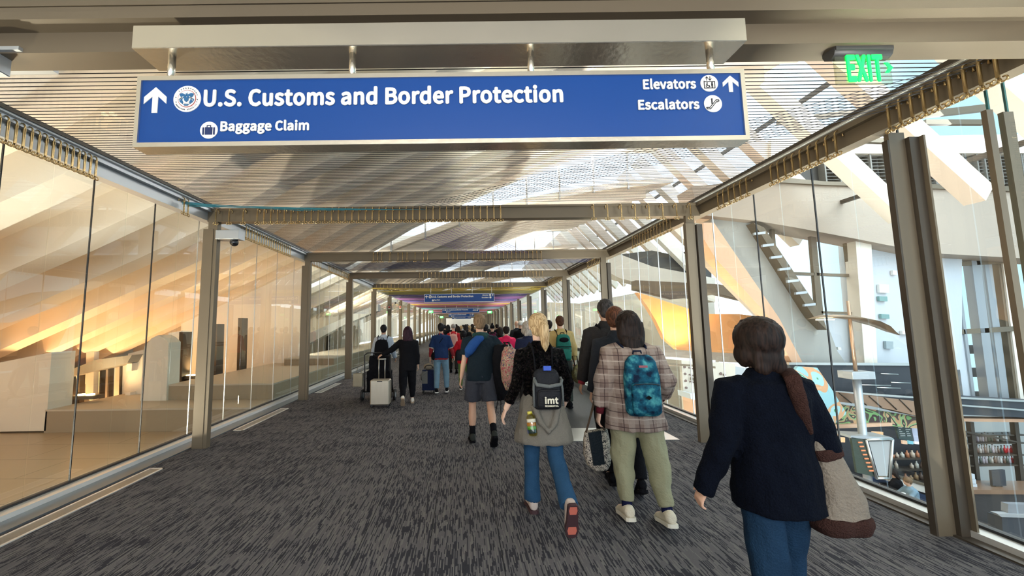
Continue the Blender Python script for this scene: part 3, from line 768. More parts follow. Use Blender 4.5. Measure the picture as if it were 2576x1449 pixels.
for xa, xb in ((2412, 2418), (2441, 2450), (2552, 2562)):
    child_slab('upright', [(xa, 1062), (xb, 1062), (xb+21, 1240), (xa+21, 1240)], SD, .12, M_TAUPE_D, sh)
rows = [(1095, 4), (1115, 0), (1145, 0), (1171, 0)]
SZ = {}
for i, (ya, _) in enumerate(rows):
    pa, pb = at(2414, ya, SD), at(2562, ya, SD); SZ[ya] = (pa.z+pb.z)/2
    MB().box(pa.x-sh.location.x, pb.x+.25-sh.location.x, SD+.03-sh.location.y, SD+.36-sh.location.y, SZ[ya]-.04-sh.location.z, SZ[ya]-sh.location.z).build('shelf_board', M_TAUPE_D, sh)
child_slab('slanted_rail', [(2410, 1080), (2560, 1110), (2560, 1114), (2410, 1085)], SD-.05, .06, M_TAUPE_D, sh)
random.seed(11)
bc = [(.55, .5, .45), (.2, .13, .1), (.7, .7, .68), (.35, .3, .28), (.12, .1, .12), (.5, .45, .5)]
n = 0
for ya in (1115, 1145, 1171):
    x = 2420
    while x < 2555:
        if 2436 < x < 2452: x = 2453
        c = (.6, .03, .04) if x > 2520 and ya > 1120 and random.random() < .7 else random.choice(bc)
        p = at(x, ya-.5, SD+.2); p.z = SZ[ya]+.001; red = c[0] == .6
        o = bottle((p.x, p.y, p.z), .035, .20+.08*random.random(), c, 'bottle')
        row = {1115: 'top', 1145: 'middle', 1171: 'lower'}[ya]
        if red: tag(o, 'red bottle on the %s shelf of the dark shelf unit' % row, 'bottle', 'red bottles on the %s shelf' % row)
        else: tag(o, 'small bottle on the %s shelf of the dark unit' % row, 'bottle', 'bottles on the %s shelf' % row)
        x += 6.0+random.random()*2.5
for i, (xa, xb, ya, yb) in enumerate(((2428, 2452, 1193, 1206), (2426, 2455, 1206, 1218), (2436, 2458, 1218, 1229))):
    o = thing_slab('paper_box', [(xa, ya), (xb, ya), (xb+1, yb-.8), (xa+1, yb-.8)], SD-.55, .25, M_WHITEB, ['pale paper box topping the stack on the bar', 'wide pale paper box in the middle of the stack on the bar', 'narrow pale paper box at the bottom of the stack on the bar'][i], 'box', 'boxes stacked on the bar')
mn = empty('bar_monitor', at(2510, 1210, SD-.5), 'black monitor standing on the bar counter', 'monitor')
child_slab('screen', [(2494, 1184), (2528, 1182), (2532, 1222), (2498, 1222)], SD-.55, .06, M_DARK, mn)
child_slab('stand', [(2505, 1220), (2522, 1220), (2523, 1229.5), (2506, 1229.5)], SD-.5, .12, M_DARK, mn)
# bar stools: pale wooden frames
def stool(px, py, lab):
    p = gr(px, py, FZ); r = empty('bar_stool', (p.x, p.y, FZ), lab, 'stool', 'wooden stools at the bar')
    mw = mat('pale_stool_wood', (.46, .33, .20), .5); h = .72
    for sx in (-1, 1):
        for sy in (-1, 1):
            MB().tube([(sx*.21, sy*.2, 0), (sx*.17, sy*.17, h if sy < 0 else h)], .018, 6).build('leg', mw, r)
    MB().box(-.2, .2, -.19, .19, h, h+.035).build('seat', mw, r, bevel=.008)
    b = MB(); b.tube([(-.19, -.19, .25), (.19, -.19, .25)], .013, 6).tube([(-.19, .19, .25), (.19, .19, .25)], .013, 6).tube([(-.19, -.19, .35), (-.19, .19, .35)], .013, 6).tube([(.19, -.19, .35), (.19, .19, .35)], .013, 6)
    b.build('stretcher', mw, r)
    b = MB(); b.tube([(-.18, -.18, h), (-.18, -.2, h+.38), (.18, -.2, h+.38), (.18, -.18, h)], .016, 6); b.build('backrest', mw, r)
    return r
stool(2506, 1322, 'wooden bar stool in front of the dark bar, left one')
stool(2568, 1318, 'wooden bar stool in front of the dark bar, right one half behind the register')
rg = empty('service_counter', gr(2540, 1400, FZ), 'dark service counter with a white top and a till, in front of the bar stools', 'counter')
child_slab('counter_body', [(2520, 1301), (2900, 1312), (2900, 1560), (2536, 1500)], 9.4, .25, M_DARK, rg)
child_slab('counter_top', [(2508, 1292), (2900, 1304), (2900, 1312), (2520, 1301)], 9.35, .12, mat('pale_counter_edge', (.33, .34, .35), .5), rg)
child_slab('till', [(2536, 1268), (2600, 1270), (2600, 1292), (2536, 1290)], 9.4, .12, mat('grey_till', (.22, .23, .25), .4), rg)
# ---- panels seen low through the right glass, left of the near column
slab('rail_hall', [(1480, 884), (1800, 906), (1800, 912), (1480, 889)], 7.8, .05, M_ALU)
slab('rail_hall', [(1480, 898), (1800, 922), (1800, 927), (1480, 902)], 7.8, .05, M_TAUPE)
slab('wall_low_glass_front', [(1500, 905), (1715, 922), (1722, 1080), (1600, 1060), (1500, 1010)], 11.6, .15, mat('grey_shop_front', (.33, .31, .26), .4))
dp = tag(MB().build('perforated_panel', M_RIB), 'pale wall panel with rows of small coloured dots, seen through the right glass', 'wall panel')
bpy.data.objects.remove(dp)
dp = thing_slab('perforated_panel', [(1714, 905), (1850, 915), (1850, 1120), (1726, 1085)], 11.0, .12, M_RIB, 'pale wall panel with rows of small coloured dots, seen through the right glass', 'wall panel')
b = MB()
for r_ in range(8):
    p = at(1722+r_*1.4, 923+r_*17.5, 10.99); b.disc(p, .035, -.015, 'y', 10)
for r_ in range(3):
    for c_ in range(9): b.disc(at(1733+c_*4.6+r_*1.5, 925+r_*17.5+c_*1, 10.99), .022, -.015, 'y', 8)
b.disc(at(1813, 940, 10.99), .04, -.015).disc(at(1822, 943, 10.99), .04, -.015)
b.build('dot_pattern', mat('brown_dots', (.24, .16, .14), .5), dp)
thing_slab('wall_plaque', [(1738, 949), (1757, 954), (1757, 960), (1738, 956)], 10.9, .03, M_TAUPE, 'small dark plaque on the dotted pale wall panel', 'plaque')
slab('counter_peach', [(1744, 1005), (1860, 1030), (1860, 1130), (1750, 1065)], 10.4, .5, M_PEACH)
slab('counter_peach_top', [(1736, 990), (1860, 1015), (1860, 1030), (1738, 1004)], 10.35, .6, M_WHITEB)
slab('wall_lower_white', [(2172, 925), (2420, 925), (2420, 1010), (2330, 1010), (2172, 985)], D1+.9, .3, M_DARK)
# ================================================================ SIGNS
M_BLUE = mat('blue_sign_face', (.0012, .052, .25), .38, 0, 0, spec=.4)
M_LET = mat('white_sign_lettering', (.86, .85, .80), .5)
try:                                   # a plainer grotesque lettering if this Blender carries it, else its built-in face
    FONT = bpy.data.fonts.load(bpy.utils.system_resource('DATAFILES')+'/fonts/Noto Sans CJK Regular.woff2')
except Exception:
    FONT = None
def text(s, size, name, m, parent, loc, bold=.0, align='LEFT', depth=.002, sx=1.0, rotz=None):
    c = bpy.data.curves.new(name, 'FONT'); c.body = s
    if FONT: c.font = FONT
    c.size = size; c.offset = 0 if FONT else bold; c.extrude = depth
    c.align_x = align; c.space_character = 1.02; c.resolution_u = 4
    o = bpy.data.objects.new(name, c); COL.objects.link(o)
    dg = bpy.context.evaluated_depsgraph_get(); me = bpy.data.meshes.new_from_object(o.evaluated_get(dg))
    bpy.data.objects.remove(o)
    me.materials.clear(); me.materials.append(m)
    M = Matrix.Rotation(math.pi/2, 4, 'X') @ Matrix.Diagonal((sx, 1, 1, 1))
    bold = abs(bold)
    me.transform(M)
    if FONT and bold > 0:              # heavier strokes: the outline repeated a hair's breadth to each side
        bm = bmesh.new(); r_ = bold*.55
        for i_, (dx, dz) in enumerate(((0, 0), (r_, 0), (-r_, 0), (0, r_), (0, -r_), (r_*.7, r_*.7), (-r_*.7, r_*.7), (r_*.7, -r_*.7), (-r_*.7, -r_*.7))):
            n0 = len(bm.verts); bm.from_mesh(me); bm.verts.ensure_lookup_table()
            for v_ in bm.verts[n0:]: v_.co += Vector((dx, -.0002*i_, dz))
        bm.to_mesh(me); bm.free()
    o = bpy.data.objects.new(name, me); COL.objects.link(o); o.parent = parent; o.location = loc
    return o
def fit_text(s, x0, x1, zb, cap, name, m, parent, y, bold, depth=.002):
    """lettering from x0 to x1 on baseline zb with capital height cap"""
    pr = text('E', 1.0, 'probe', m, None, (0, 0, 0)); ch = max(v.co.z for v in pr.data.vertices); bpy.data.objects.remove(pr)
    size = cap/ch
    o = text(s, size, name, m, parent, (0, y, zb), bold*size, depth=depth)
    xs = [v.co.x for v in o.data.vertices]; a, b = min(xs), max(xs)
    k = (x1-x0)/(b-a)
    for v in o.data.vertices: v.co.x = (v.co.x-a)*k
    o.location = (x0, y, zb); return o
def arrow(mb, cx, cz, h, w_, y, th=.003):
    s = w_/2; t = w_*.125
    k_ = .27*h; pts = [(0, h/2), (s, h/2-s*.92), (s, h/2-s*.92-k_), (t, h/2-k_-t*.92), (t, -h/2), (-t, -h/2), (-t, h/2-k_-t*.92), (-s, h/2-s*.92-k_), (-s, h/2-s*.92)]
    mb.prism([(cx+x, y, cz+z) for x, z in pts], (0, th, 0))
def seal(parent, cx, cz, r, y, detail=True):
    o = empty('agency_seal', (cx, y, cz)); o.parent = parent
    MB().disc((0, 0, 0), r, .004, 'y', 48).build('seal_disc', mat('seal_white', (.80, .80, .78), .5), o)
    MB().disc((0, -.002, 0), r*.66, .003, 'y', 40).build('seal_ring', mat('seal_red_ring', (.45, .10, .08), .5), o)
    MB().disc((0, -.003, 0), r*.62, .003, 'y', 40).build('seal_ground', mat('seal_pale', (.75, .77, .76), .5), o)
    b = MB()
    # eagle: spread wings, shield, tail in dark blue on the pale ground
    lay = [0]
    def P(pts):
        lay[0] += 1; b.prism([(x*r, -.005-.0002*lay[0], z*r) for x, z in pts], (0, .002, 0))
    for s in (-1, 1):
        P([(0, .22), (s*.12, .30), (s*.34, .40), (s*.52, .34), (s*.46, .16), (s*.30, .02), (s*.08, .0)])
        P([(s*.30, .02), (s*.50, -.02), (s*.56, -.12), (s*.44, -.30), (s*.26, -.44), (s*.22, -.30), (s*.30, -.14)])
    P([(-.16, .08), (.16, .08), (.15, -.16), (0, -.30), (-.15, -.16)])
    P([(-.06, .2), (.06, .2), (.05, .42), (-.05, .42)])
    P([(-.20, -.46), (.20, -.46), (.12, -.56), (-.12, -.56)])
    b.build('seal_eagle', mat('seal_blue', (.02, .12, .28), .5), o)
    b = MB()
    for s in (-1, 1):
        for k in range(3): b.prism([(s*(.22+.08*k)*r, -.007, (.14-.04*k)*r), (s*(.42+.03*k)*r, -.007, (.02-.09*k)*r), (s*(.40+.03*k)*r, -.007, (-.04-.09*k)*r), (s*(.20+.08*k)*r, -.007, (.08-.05*k)*r)], (0, .002, 0))
    b.prism([(-.13*r, -.007, -.30*r), (.13*r, -.007, -.30*r), (.2*r, -.007, -.44*r), (0, -.007, -.38*r), (-.2*r, -.007, -.44*r)], (0, .002, 0))
    b.prism([(-.05*r, -.007, .36*r), (.07*r, -.007, .36*r), (.04*r, -.007, .46*r), (-.03*r, -.007, .46*r)], (0, .002, 0))
    b.build('seal_feathers', mat('seal_white', (.8, .8, .78)), o)
    if detail:
        M_ST = mat('seal_text', (.18, .20, .22), .6)
        def arc(s, a0, a1, rad, flip=False):
            n = len(s)
            me_all = bmesh.new()
            for i, ch in enumerate(s):
                if ch == ' ': continue
                a = a0+(a1-a0)*i/(n-1)
                t = text(ch, r*.25, 'ch', M_ST, None, (0, 0, 0), .004*r, 'CENTER', .0008)
                R = Matrix.Rotation(-(a-math.pi/2) if not flip else -(a+math.pi/2), 4, 'Y')
                T = Matrix.Translation((rad*math.cos(a), -.003, rad*math.sin(a)))
                t.data.transform(T @ R); me_all.from_mesh(t.data); bpy.data.objects.remove(t)
            me = bpy.data.meshes.new('seal_lettering'); me_all.to_mesh(me); me_all.free(); me.materials.append(M_ST)
            q = bpy.data.objects.new('seal_lettering', me); COL.objects.link(q); q.parent = o
        arc('U.S. DEPARTMENT OF', math.radians(200), math.radians(-20), r*.76)
        arc('HOMELAND SECURITY', math.radians(212), math.radians(328), r*.885, True)
    return o
def big_sign(yface, x0, x1, z0, z1, variant, label, detail=True, hang=True):
    r = empty('overhead_direction_sign', ((x0+x1)/2, yface, z0), label, 'sign', 'blue overhead direction signs')
    W, H = x1-x0, z1-z0; ox = -W/2
    fr = .022 if detail else .012
    def bx(a, b_, c, d, e, f, nm, m_, par=r, bev=0): return MB().box(ox+a, ox+b_, c, d, e, f).build(nm, m_, par, bevel=bev)
    bx(fr*.8, W-fr*.8, -.004, .05, fr, H-fr, 'sign_face', M_BLUE)
    b = MB(); b.box(ox, ox+W, -.012, .07, 0, fr); b.box(ox, ox+W, -.012, .07, H-fr, H); b.box(ox, ox+fr*.9, -.012, .07, fr, H-fr); b.box(ox+W-fr*.9, ox+W, -.012, .07, fr, H-fr)
    b.build('sign_frame', M_STEEL if detail else M_ALU, r)
    def ux(u): return ox+W*u
    def vz(v): return H*(1-v)
    y = -.0075
    L1, L2 = ('Baggage Claim', ('Elevators', 'Escalators')) if variant == 0 else ('Bag Claim', ('Elevator', 'Escalator'))
    # left arrow, seal, headline
    b = MB(); arrow(b, ux(.0305), vz(.335), H*.365, W*.037, y); b.build('arrow', M_LET, r)
    seal(r, ux(.083), vz(.325), H*.185, y, detail)
    fit_text('U.S. Customs and Border Protection', ux(.1105), ux(.7005), vz(.43), H*.215, 'lettering', M_LET, r, y, .028)
    fit_text(L1, ux(.1405), ux(.1405+ (.1445 if variant == 0 else .085)), vz(.785), H*.125, 'lettering', M_LET, r, y, .028)
    fit_text(L2[0], ux(.8325), ux(.9195), vz(.265), H*.125, 'lettering', M_LET, r, y, .028)
    fit_text(L2[1], ux(.8225), ux(.9225), vz(.555), H*.125, 'lettering', M_LET, r, y, .028)
    b = MB(); arrow(b, ux(.977), vz(.205), H*.235, W*.0255, y); b.build('arrow', M_LET, r)
    # pictograms
    def picto(u, v, rr, kind):
        o = MB().disc((0, 0, 0), rr, .003, 'y', 40).build('pictogram', M_LET, r, loc=(ux(u), y, vz(v)))
        if not detail:
            return
        b = MB(); mk = mat('sign_pictogram_ink', (.006, .02, .10), .5) if kind == 'bag' else mat('sign_pictogram_black', (.02, .02, .03), .5)
        def S(x0_, x1_, z0_, z1_, yy=-.002): b.box(x0_*rr, x1_*rr, yy, yy+.002, z0_*rr, z1_*rr)
        def ln(pts, w_=.06):
            for (xa, za), (xb, zb) in zip(pts, pts[1:]):
                d = Vector((xb-xa, 0, zb-za)); n_ = Vector((-d.z, 0, d.x)).normalized()*w_*rr/1
                A, B = Vector((xa*rr, -.002, za*rr)), Vector((xb*rr, -.002, zb*rr)); e = d.normalized()*w_*rr*.5
                b.prism([A-n_/2-e, B-n_/2+e, B+n_/2+e, A+n_/2-e], (0, .002, 0))
        if kind == 'bag':
            S(-.42, .42, -.55, .32); S(-.70, -.52, -.55, .30); S(.52, .70, -.55, .30)
            ln([(-.2, .34), (-.2, .52), (.2, .52), (.2, .34)], .08)
        elif kind == 'lift':
            ln([(-.55, .2), (.6, .2), (.6, -.6), (-.6, -.6), (-.6, .25)], .07)
            ln([(-.28, .34), (-.28, .75)], .06); ln([(-.42, .6), (-.28, .78), (-.14, .6)], .06)
            ln([(.10, .78), (.10, .36)], .06); ln([(-.04, .52), (.10, .34), (.24, .52)], .06)
            b.disc((.30*rr, -.002, .05*rr), .09*rr, .002, 'y', 12); S(.20, .40, -.30, -.05); S(.22, .28, -.55, -.3); S(.33, .39, -.55, -.3)
            b.disc((-.27*rr, -.002, .03*rr), .07*rr, .002, 'y', 12); ln([(-.27, -.04), (-.25, -.28), (-.05, -.28), (.02, -.48)], .08)
            ln([(-.35, -.15), (-.42, -.35), (-.30, -.5), (-.12, -.5), (-.06, -.38)], .05)
        else:
            ln([(-.75, -.45), (-.4, -.45), (.35, .42), (.62, .42), (.68, .28), (.5, .2), (.38, .2), (-.32, -.62), (-.7, -.62), (-.75, -.45)], .08)
            b.disc((-.12*rr, -.002, .52*rr), .1*rr, .002, 'y', 12); ln([(-.12, .38), (-.12, .02)], .14)
        b.build('pictogram_ink', mk, o)
    picto(.1215, .77, H*.118, 'bag'); picto(.942, .195, H*.118, 'lift'); picto(.9455, .485, H*.12, 'esc')
    if hang:
        for u in (.044, .350, .6515, .955):
            MB().cyl((ux(u), .03, H), (ux(u), .03, H+.135), .0165 if detail else .014, 14).build('hanger_rod', M_STEEL, r)
    return r
S1 = big_sign(1.75, -1.565, 1.385, 2.415, 2.775, 0, 'large blue sign to customs and baggage claim, nearest overhead')
b = MB(); b.box(-1.50, 1.49, -.03, .14, .492, .612)
b.build('mounting_box', M_STEEL, S1, bevel=.003)
names = ['second blue overhead sign, small beyond the coloured threads', 'third blue overhead sign, partly below the second', 'fourth blue overhead sign deep in the corridor', 'furthest blue overhead sign at the end of the corridor']
for i in range(4):
    y = by(4*(i+1))-.12
    s = big_sign(y, -1.45, 1.24, 2.44 , 2.76, 1, names[i], detail=False, hang=False)
    for x in (-1.1, -.3, .5, 1.25):
        MB().cyl((x, .03, .32), (x, .03, .565), .012, 8).build('hanger_rod', M_ALU, s)
# ---- exit signs
M_EXG = mat('lit_green_lettering', (.0, .9, .12), .4, emit=(.0, 1, .05), estr=2.6)
M_EXP = glass_mat('exit_sign_panel', (.80, .84, .74), .8, .05, .05)
def exit_sign(loc, w_, h_, label, near=False, arrow_=True):
    r = empty('exit_sign', loc, label, 'exit sign', 'green exit signs')
    b = MB(); b.tube([(-w_*.51, .02, 0), (w_*.51, .02, 0)], .035, 10); b.box(-w_*.5, w_*.5, -.02, .06, 0, .03)
    b.build('housing', mat('exit_sign_housing', (.10, .10, .10), .4, .5), r)
    MB().box(-w_*.48, w_*.48, .0, .012, -h_, -.01).build('sign_panel', M_EXP if near else mat('lit_green_panel', (.1, .8, .15), .4, emit=(.05, 1, .15), estr=1.6), r)
    if near:
        fit_text('EXIT', -w_*.30, w_*.33, -h_*.90, h_*.76, 'lettering', M_EXG, r, -.003, .03)
        b = MB(); x0 = w_*.36; zc = -h_*.52
        for d in (1, -1): b.prism([(x0, -.004, zc+d*h_*.16), (x0+.02, -.004, zc+d*h_*.16), (x0+.045, -.004, zc), (x0+.02, -.004, zc)], (0, .003, 0))
        b.build('arrow', M_EXG, r)
    else:
        fit_text('EXIT', -w_*.34, w_*.34, -h_*.8, h_*.6, 'lettering', mat('exit_text_pale', (.75, 1, .75), .4, emit=(.6, 1, .6), estr=1.5), r, -.003, .03)
    return r
e = at(2160, 110, 1.93); exit_sign((e.x+.01, 1.93, 3.0), .31, .185, 'green lit exit sign with a right-pointing chevron under the nearest beam', True)
for px, py, k, lb in ((996, 736, 5, 'green exit sign on the left side above the walkway, before the second blue sign'), (1084, 783, 8, 'small green exit sign far down the corridor on the left'), (1232, 784, 8, 'small green exit sign far down the corridor on the right'),
                      (1111, 797, 11, 'tiny green exit sign beside the third blue sign')):
    p = at(px, py, by(k)+.2); exit_sign((p.x, p.y, p.z+.08), .34, .20, lb)
# ---- camera housing on the first left column, dome beneath
def dome(px_, y, lab, sc=1.0, parent_z=2.83):
    r = empty('security_camera', (px_, y, parent_z), lab, 'security camera')
    MB().box(-.30*sc, .02, -.02, .13, 0, .125).build('bracket_box', M_SILVER, r, bevel=.003)
    b = MB(); b.cyl((-.08*sc, .05, -.02), (-.08*sc, .05, 0), .045, 16); b.build('collar', M_SILVER, r)
    MB().ball((-.08*sc, .05, -.035), .055, .055, .055, 20, 12).build('dome', mat('smoked_dome', (.01, .01, .012), .08, spec=.8), r)
    return r
p1 = at(597, 590, by(1)-.02); dome(p1.x-.0, by(1)-.0, 'dome security camera on a box bracket at the nearest left column', parent_z=at(560, 600, by(1)).z-.01)
p2 = at(998, 760, by(6)); dome(p2.x, p2.y, 'small dome camera on a left-hand column further down the corridor', parent_z=p2.z)
# small box housing under the nearest beam, left edge of the view
r = empty('ceiling_box', at(30, 145, 1.93), 'pale box housing on a thin plate under the nearest beam, at the left edge', 'ceiling box')
MB().box(-.35, .105, -.06, .14, -.0, .02).build('plate', M_SILVER, r)
MB().box(-.3, -.02, -.12, .02, -.10, -.0).build('housing', M_SILVER, r, bevel=.004)
# red-and-white notice plates on the further left columns
for i, px in enumerate((978, 980)):
    y = by(5+i)-.02; p = at(px if i == 0 else 958, 773, y)
    o = MB().box(-.06, .06, 0, .008, -.09, .07).build('notice_plate', M_RIB, loc=(-3.44, y-.0, p.z)); MB().disc((0, -.003, 0), .05, .003, 'y', 16).build('red_disc', mat('notice_red', (.5, .04, .03), .5), o)
    tag(o, ['notice plate with a red disc on a left-hand column', 'further notice plate with a red disc on the next left-hand column'][i], 'sign plate')
# ================================================================ BRASS HOOKS, THREADS, WALKWAY
def hook_mesh(simple=False):
    b = MB(); r = .0042; sg = 5 if simple else 7
    n = 5 if simple else 9
    # local frame: rail face is the plane y=0, hook stands off toward -y; top scroll, straight stem, bottom double curl
    top = None
    c = (0, -.030, -.006)
    arc = [(0, -.022+.024*math.cos(a)-.006, .004+.024*math.sin(a)) for a in [math.radians(-20+i*250/n) for i in range(n+1)]]
    b.tube([(0, 0, -.004)]+arc, r, sg)
    b.tube([(0, -.050, .004), (0, -.050, -.07), (0, -.046, -.108)], [r*1.1, r, r], sg)
    if not simple: b.box(-.0055, .0055, -.053, -.047, -.10, .0)
    for s in (-1, 1):
        b.tube([(0, -.046, -.100), (s*.004, -.046, -.112)]+[(s*(.014+.010*math.cos(a)), -.046, -.112+.010*math.sin(a)) for a in [math.radians(200+i*270/n) for i in range(n+1)]], r*.8, sg)
    if not simple: b.ball((0, -.046, -.116), .007, seg=8, rings=6)
    return b
HK = hook_mesh().build('brass_hook', M_BRASS); HKS = hook_mesh(True).build('brass_hook', M_BRASS)
for _o in (HK, HKS): _o.data.transform(Matrix.Scale(1.5, 4))
hook_used = {}
HOOKS = {}
def put_hook(x, y, z, rz, lab, grp, simple=False):
    src = HKS if simple else HK
    o = src if not hook_used.get(simple) else src.copy()
    if hook_used.get(simple): COL.objects.link(o)
    hook_used[simple] = True
    o.location = (x, y, z); o.rotation_euler = (0, 0, rz); tag(o, lab, 'hook', grp); HOOKS.setdefault(grp, []).append(o)
    return o
# left edge beam (hooks face +x)
zh = 3.125
def run(side, ya, yb, n, grp, lab, simple=False):
    for i in range(n):
        y = ya+(yb-ya)*i/max(1, n-1)
        put_hook((XBL+.002) if side < 0 else (XBR-.002), y, zh, math.pi/2 if side < 0 else -math.pi/2, lab, grp, simple)
run(-1, 2.62, 3.42, 16, 'hooks on the near left edge beam', 'brass scroll hook on the nearest stretch of left beam')
run(-1, 4.55, 4.62, 2, 'pair of hooks beside the nearest left column', 'brass hook of the pair holding the teal threads')
run(-1, 5.90, 7.45, 20, 'hooks on the second left bay', 'brass hook on the left beam just past the dome camera')
run(-1, 8.6, 9.1, 6, 'hooks on the third left bay start', 'brass hook at the start of the third left bay', True)
run(-1, 9.6, 11.4, 20, 'hooks on the third left bay', 'brass hook packed on the third bay of the left beam', True)
# right edge beam: px positions traced along the beam
yr = lambda px: ax(px, 300, XBR).y
run(1, yr(2560), yr(2262), 9, 'hooks above the near right column', 'brass hook above the near right column')
run(1, yr(2118), yr(1945), 9, 'second group of right hooks', 'brass hook on the right beam between the two nearest columns')
run(1, yr(1880), yr(1805), 6, 'third group of right hooks', 'brass hook right next to the second right column')
run(1, 5.7, 7.0, 14, 'hooks past the second right column', 'brass hook on the right beam past the second column')
run(1, 8.4, 9.6, 12, 'hooks on the third right bay', 'brass hook on the third bay of the right beam', True)
run(1, 11.8, 14.0, 18, 'hooks on the fourth right bay', 'brass hook on the fourth bay of the right beam', True)
# cross beams (hooks face the viewer)
def cross(k, pxs, grp, lab, simple=False):
    for px in pxs:
        y = by(k); x = at(px, 540, y).x
        put_hook(x, y-.001, 3.125, 0, lab, grp, simple)
c2 = [552, 585, 620]+[655+i*16.75 for i in range(37)]
cross(1, [x for x in c2 if x < 1262], 'hooks on the left part of the first cross beam', 'brass hook on the beam behind the big sign')
cross(1, [1489+i*34.3 for i in range(8)], 'hooks on the right part of the first cross beam', 'widely spaced brass hook behind the big sign at right')
cross(2, [942, 952, 963, 983, 1003, 1014, 1025, 1045, 1066, 1076], 'left hooks on the second cross beam', 'small brass hook left of centre on second cross beam', True)
cross(2, [1128, 1139, 1149, 1170]+[1190+i*10.4 for i in range(17)], 'right hooks on the second cross beam', 'small brass hook right of centre on the second cross beam', True)
cross(3, [1056+i*9.5 for i in range(24)], 'left hooks on the third cross beam', 'tiny brass hook on the left of the third cross beam', True)
cross(3, [1312+i*7.8 for i in range(7)], 'right hooks on the third cross beam', 'tiny brass hook at the right end of the third cross beam', True)
cross(4, [950+i*9.0 for i in range(38)], 'hooks on the fourth cross beam', 'tiny brass hook on the fourth cross beam', True)
# ---- threads
def thread(a, b, r, m, lab, grp, sag=.01):
    a, b = Vector(a), Vector(b); pts = []
    for i in range(9):
        t = i/8; p = a.lerp(b, t); p.z -= sag*4*t*(1-t); pts.append(p)
    o = MB().tube(pts, r, 5).build('thread', m); return tag(o, lab, 'thread', grp)
M_TEAL = mat('teal_thread', (.02, .22, .30), .6); M_DKT = mat('dark_thread', (.03, .04, .06), .6)
M_VIO = mat('violet_thread', (.20, .09, .32), .6); M_NVT = mat('navy_thread', (.03, .04, .12), .6)
la = HOOKS['pair of hooks beside the nearest left column']
tgt = HOOKS['hooks on the left part of the first cross beam']
for i in range(10):
    s_ = la[i % 2].location; t_ = tgt[10+i*2].location
    thread((s_.x+.05, s_.y, s_.z-.02-.004*i), (t_.x, t_.y-.05, t_.z-.0), .0028, M_TEAL, 'teal thread stretched from the left hook pair to the cross beam', 'teal threads')
ra = HOOKS['hooks above the near right column']
for i in range(9):
    s_ = ra[i].location; t_ = tgt[min(len(tgt)-1, 18+i)].location
    thread((s_.x-.05, s_.y, s_.z-.005), (t_.x+.6, t_.y-.05, t_.z+.0), .0022, M_DKT, 'dark thread from the near right hooks under the glass ceiling', 'dark threads over the walkway')
rb = HOOKS['hooks past the second right column']; cb2 = HOOKS['right hooks on the second cross beam']; cl2 = HOOKS['left hooks on the second cross beam']
v0 = at(1183, 628, 8.0)
for i in range(14):
    t_ = cb2[4+i].location if 4+i < len(cb2) else cb2[-1].location
    s_ = at(1065+ i*5, 598-i*.5, 7.0)
    p0 = Vector((at(1066+i*9, 600-i*3, 6.2)))
    thread((p0.x, p0.y, min(p0.z, 3.2)), (t_.x, t_.y-.05, t_.z-.01), .003, M_VIO, 'violet thread fanning toward the second cross beam', 'violet threads')
for i in range(12):
    a = HOOKS['hooks on the third left bay'][i*1].location; b_ = HOOKS['hooks on the third right bay'][i].location
    thread((a.x+.05, a.y, a.z), (b_.x-.05, b_.y, b_.z), .004, M_NVT, 'navy thread crossing the third bay', 'navy threads')
# denser bays further on: a web of coloured thread that cannot be counted
bands = [(4, (.50, .36, .05)), (4.5, (.20, .18, .06)), (5, (.09, .07, .20)), (5.6, (.30, .13, .38)), (6.2, (.16, .12, .40)), (6.9, (.45, .26, .42)), (7.3, (.62, .42, .08)), (8, (.45, .13, .22)), (8.8, (.22, .16, .30)), (9.4, (.15, .45, .50)), (10, (.48, .22, .40)), (11, (.5, .14, .2)), (12, (.35, .25, .45)), (13.5, (.4, .2, .3))]
for bi, (k, c) in enumerate(bands):
    b = MB(); random.seed(40+bi); ya = by(k)-.6
    for i in range(34 if bi else 18):
        y0 = ya+random.random()*1.9; y1_ = ya+random.random()*1.9
        z0 = 2.995-.02*random.random(); z1 = 2.995-.02*random.random()
        pts = [Vector((XBL+.05, y0, z0)).lerp(Vector((XBR-.05, y1_, z1)), t/6)-Vector((0, 0, (.012+.015*(bi % 3))*4*(t/6)*(1-t/6))) for t in range(7)]
        b.tube(pts, .0045, 4)
    o = b.build('thread_web', mat('web_thread_%d' % bi, c, .7), None, fix=False); o['kind'] = 'stuff'
    cn_ = {0: 'ochre', 1: 'olive', 2: 'indigo', 3: 'purple', 4: 'blue-violet', 5: 'pink', 6: 'yellow', 7: 'crimson', 8: 'slate-violet', 9: 'turquoise', 10: 'rose', 11: 'red', 12: 'lilac', 13: 'plum'}[bi]
    tag(o, 'web of %s threads strung across the corridor under the far ceiling' % cn_, 'threads')
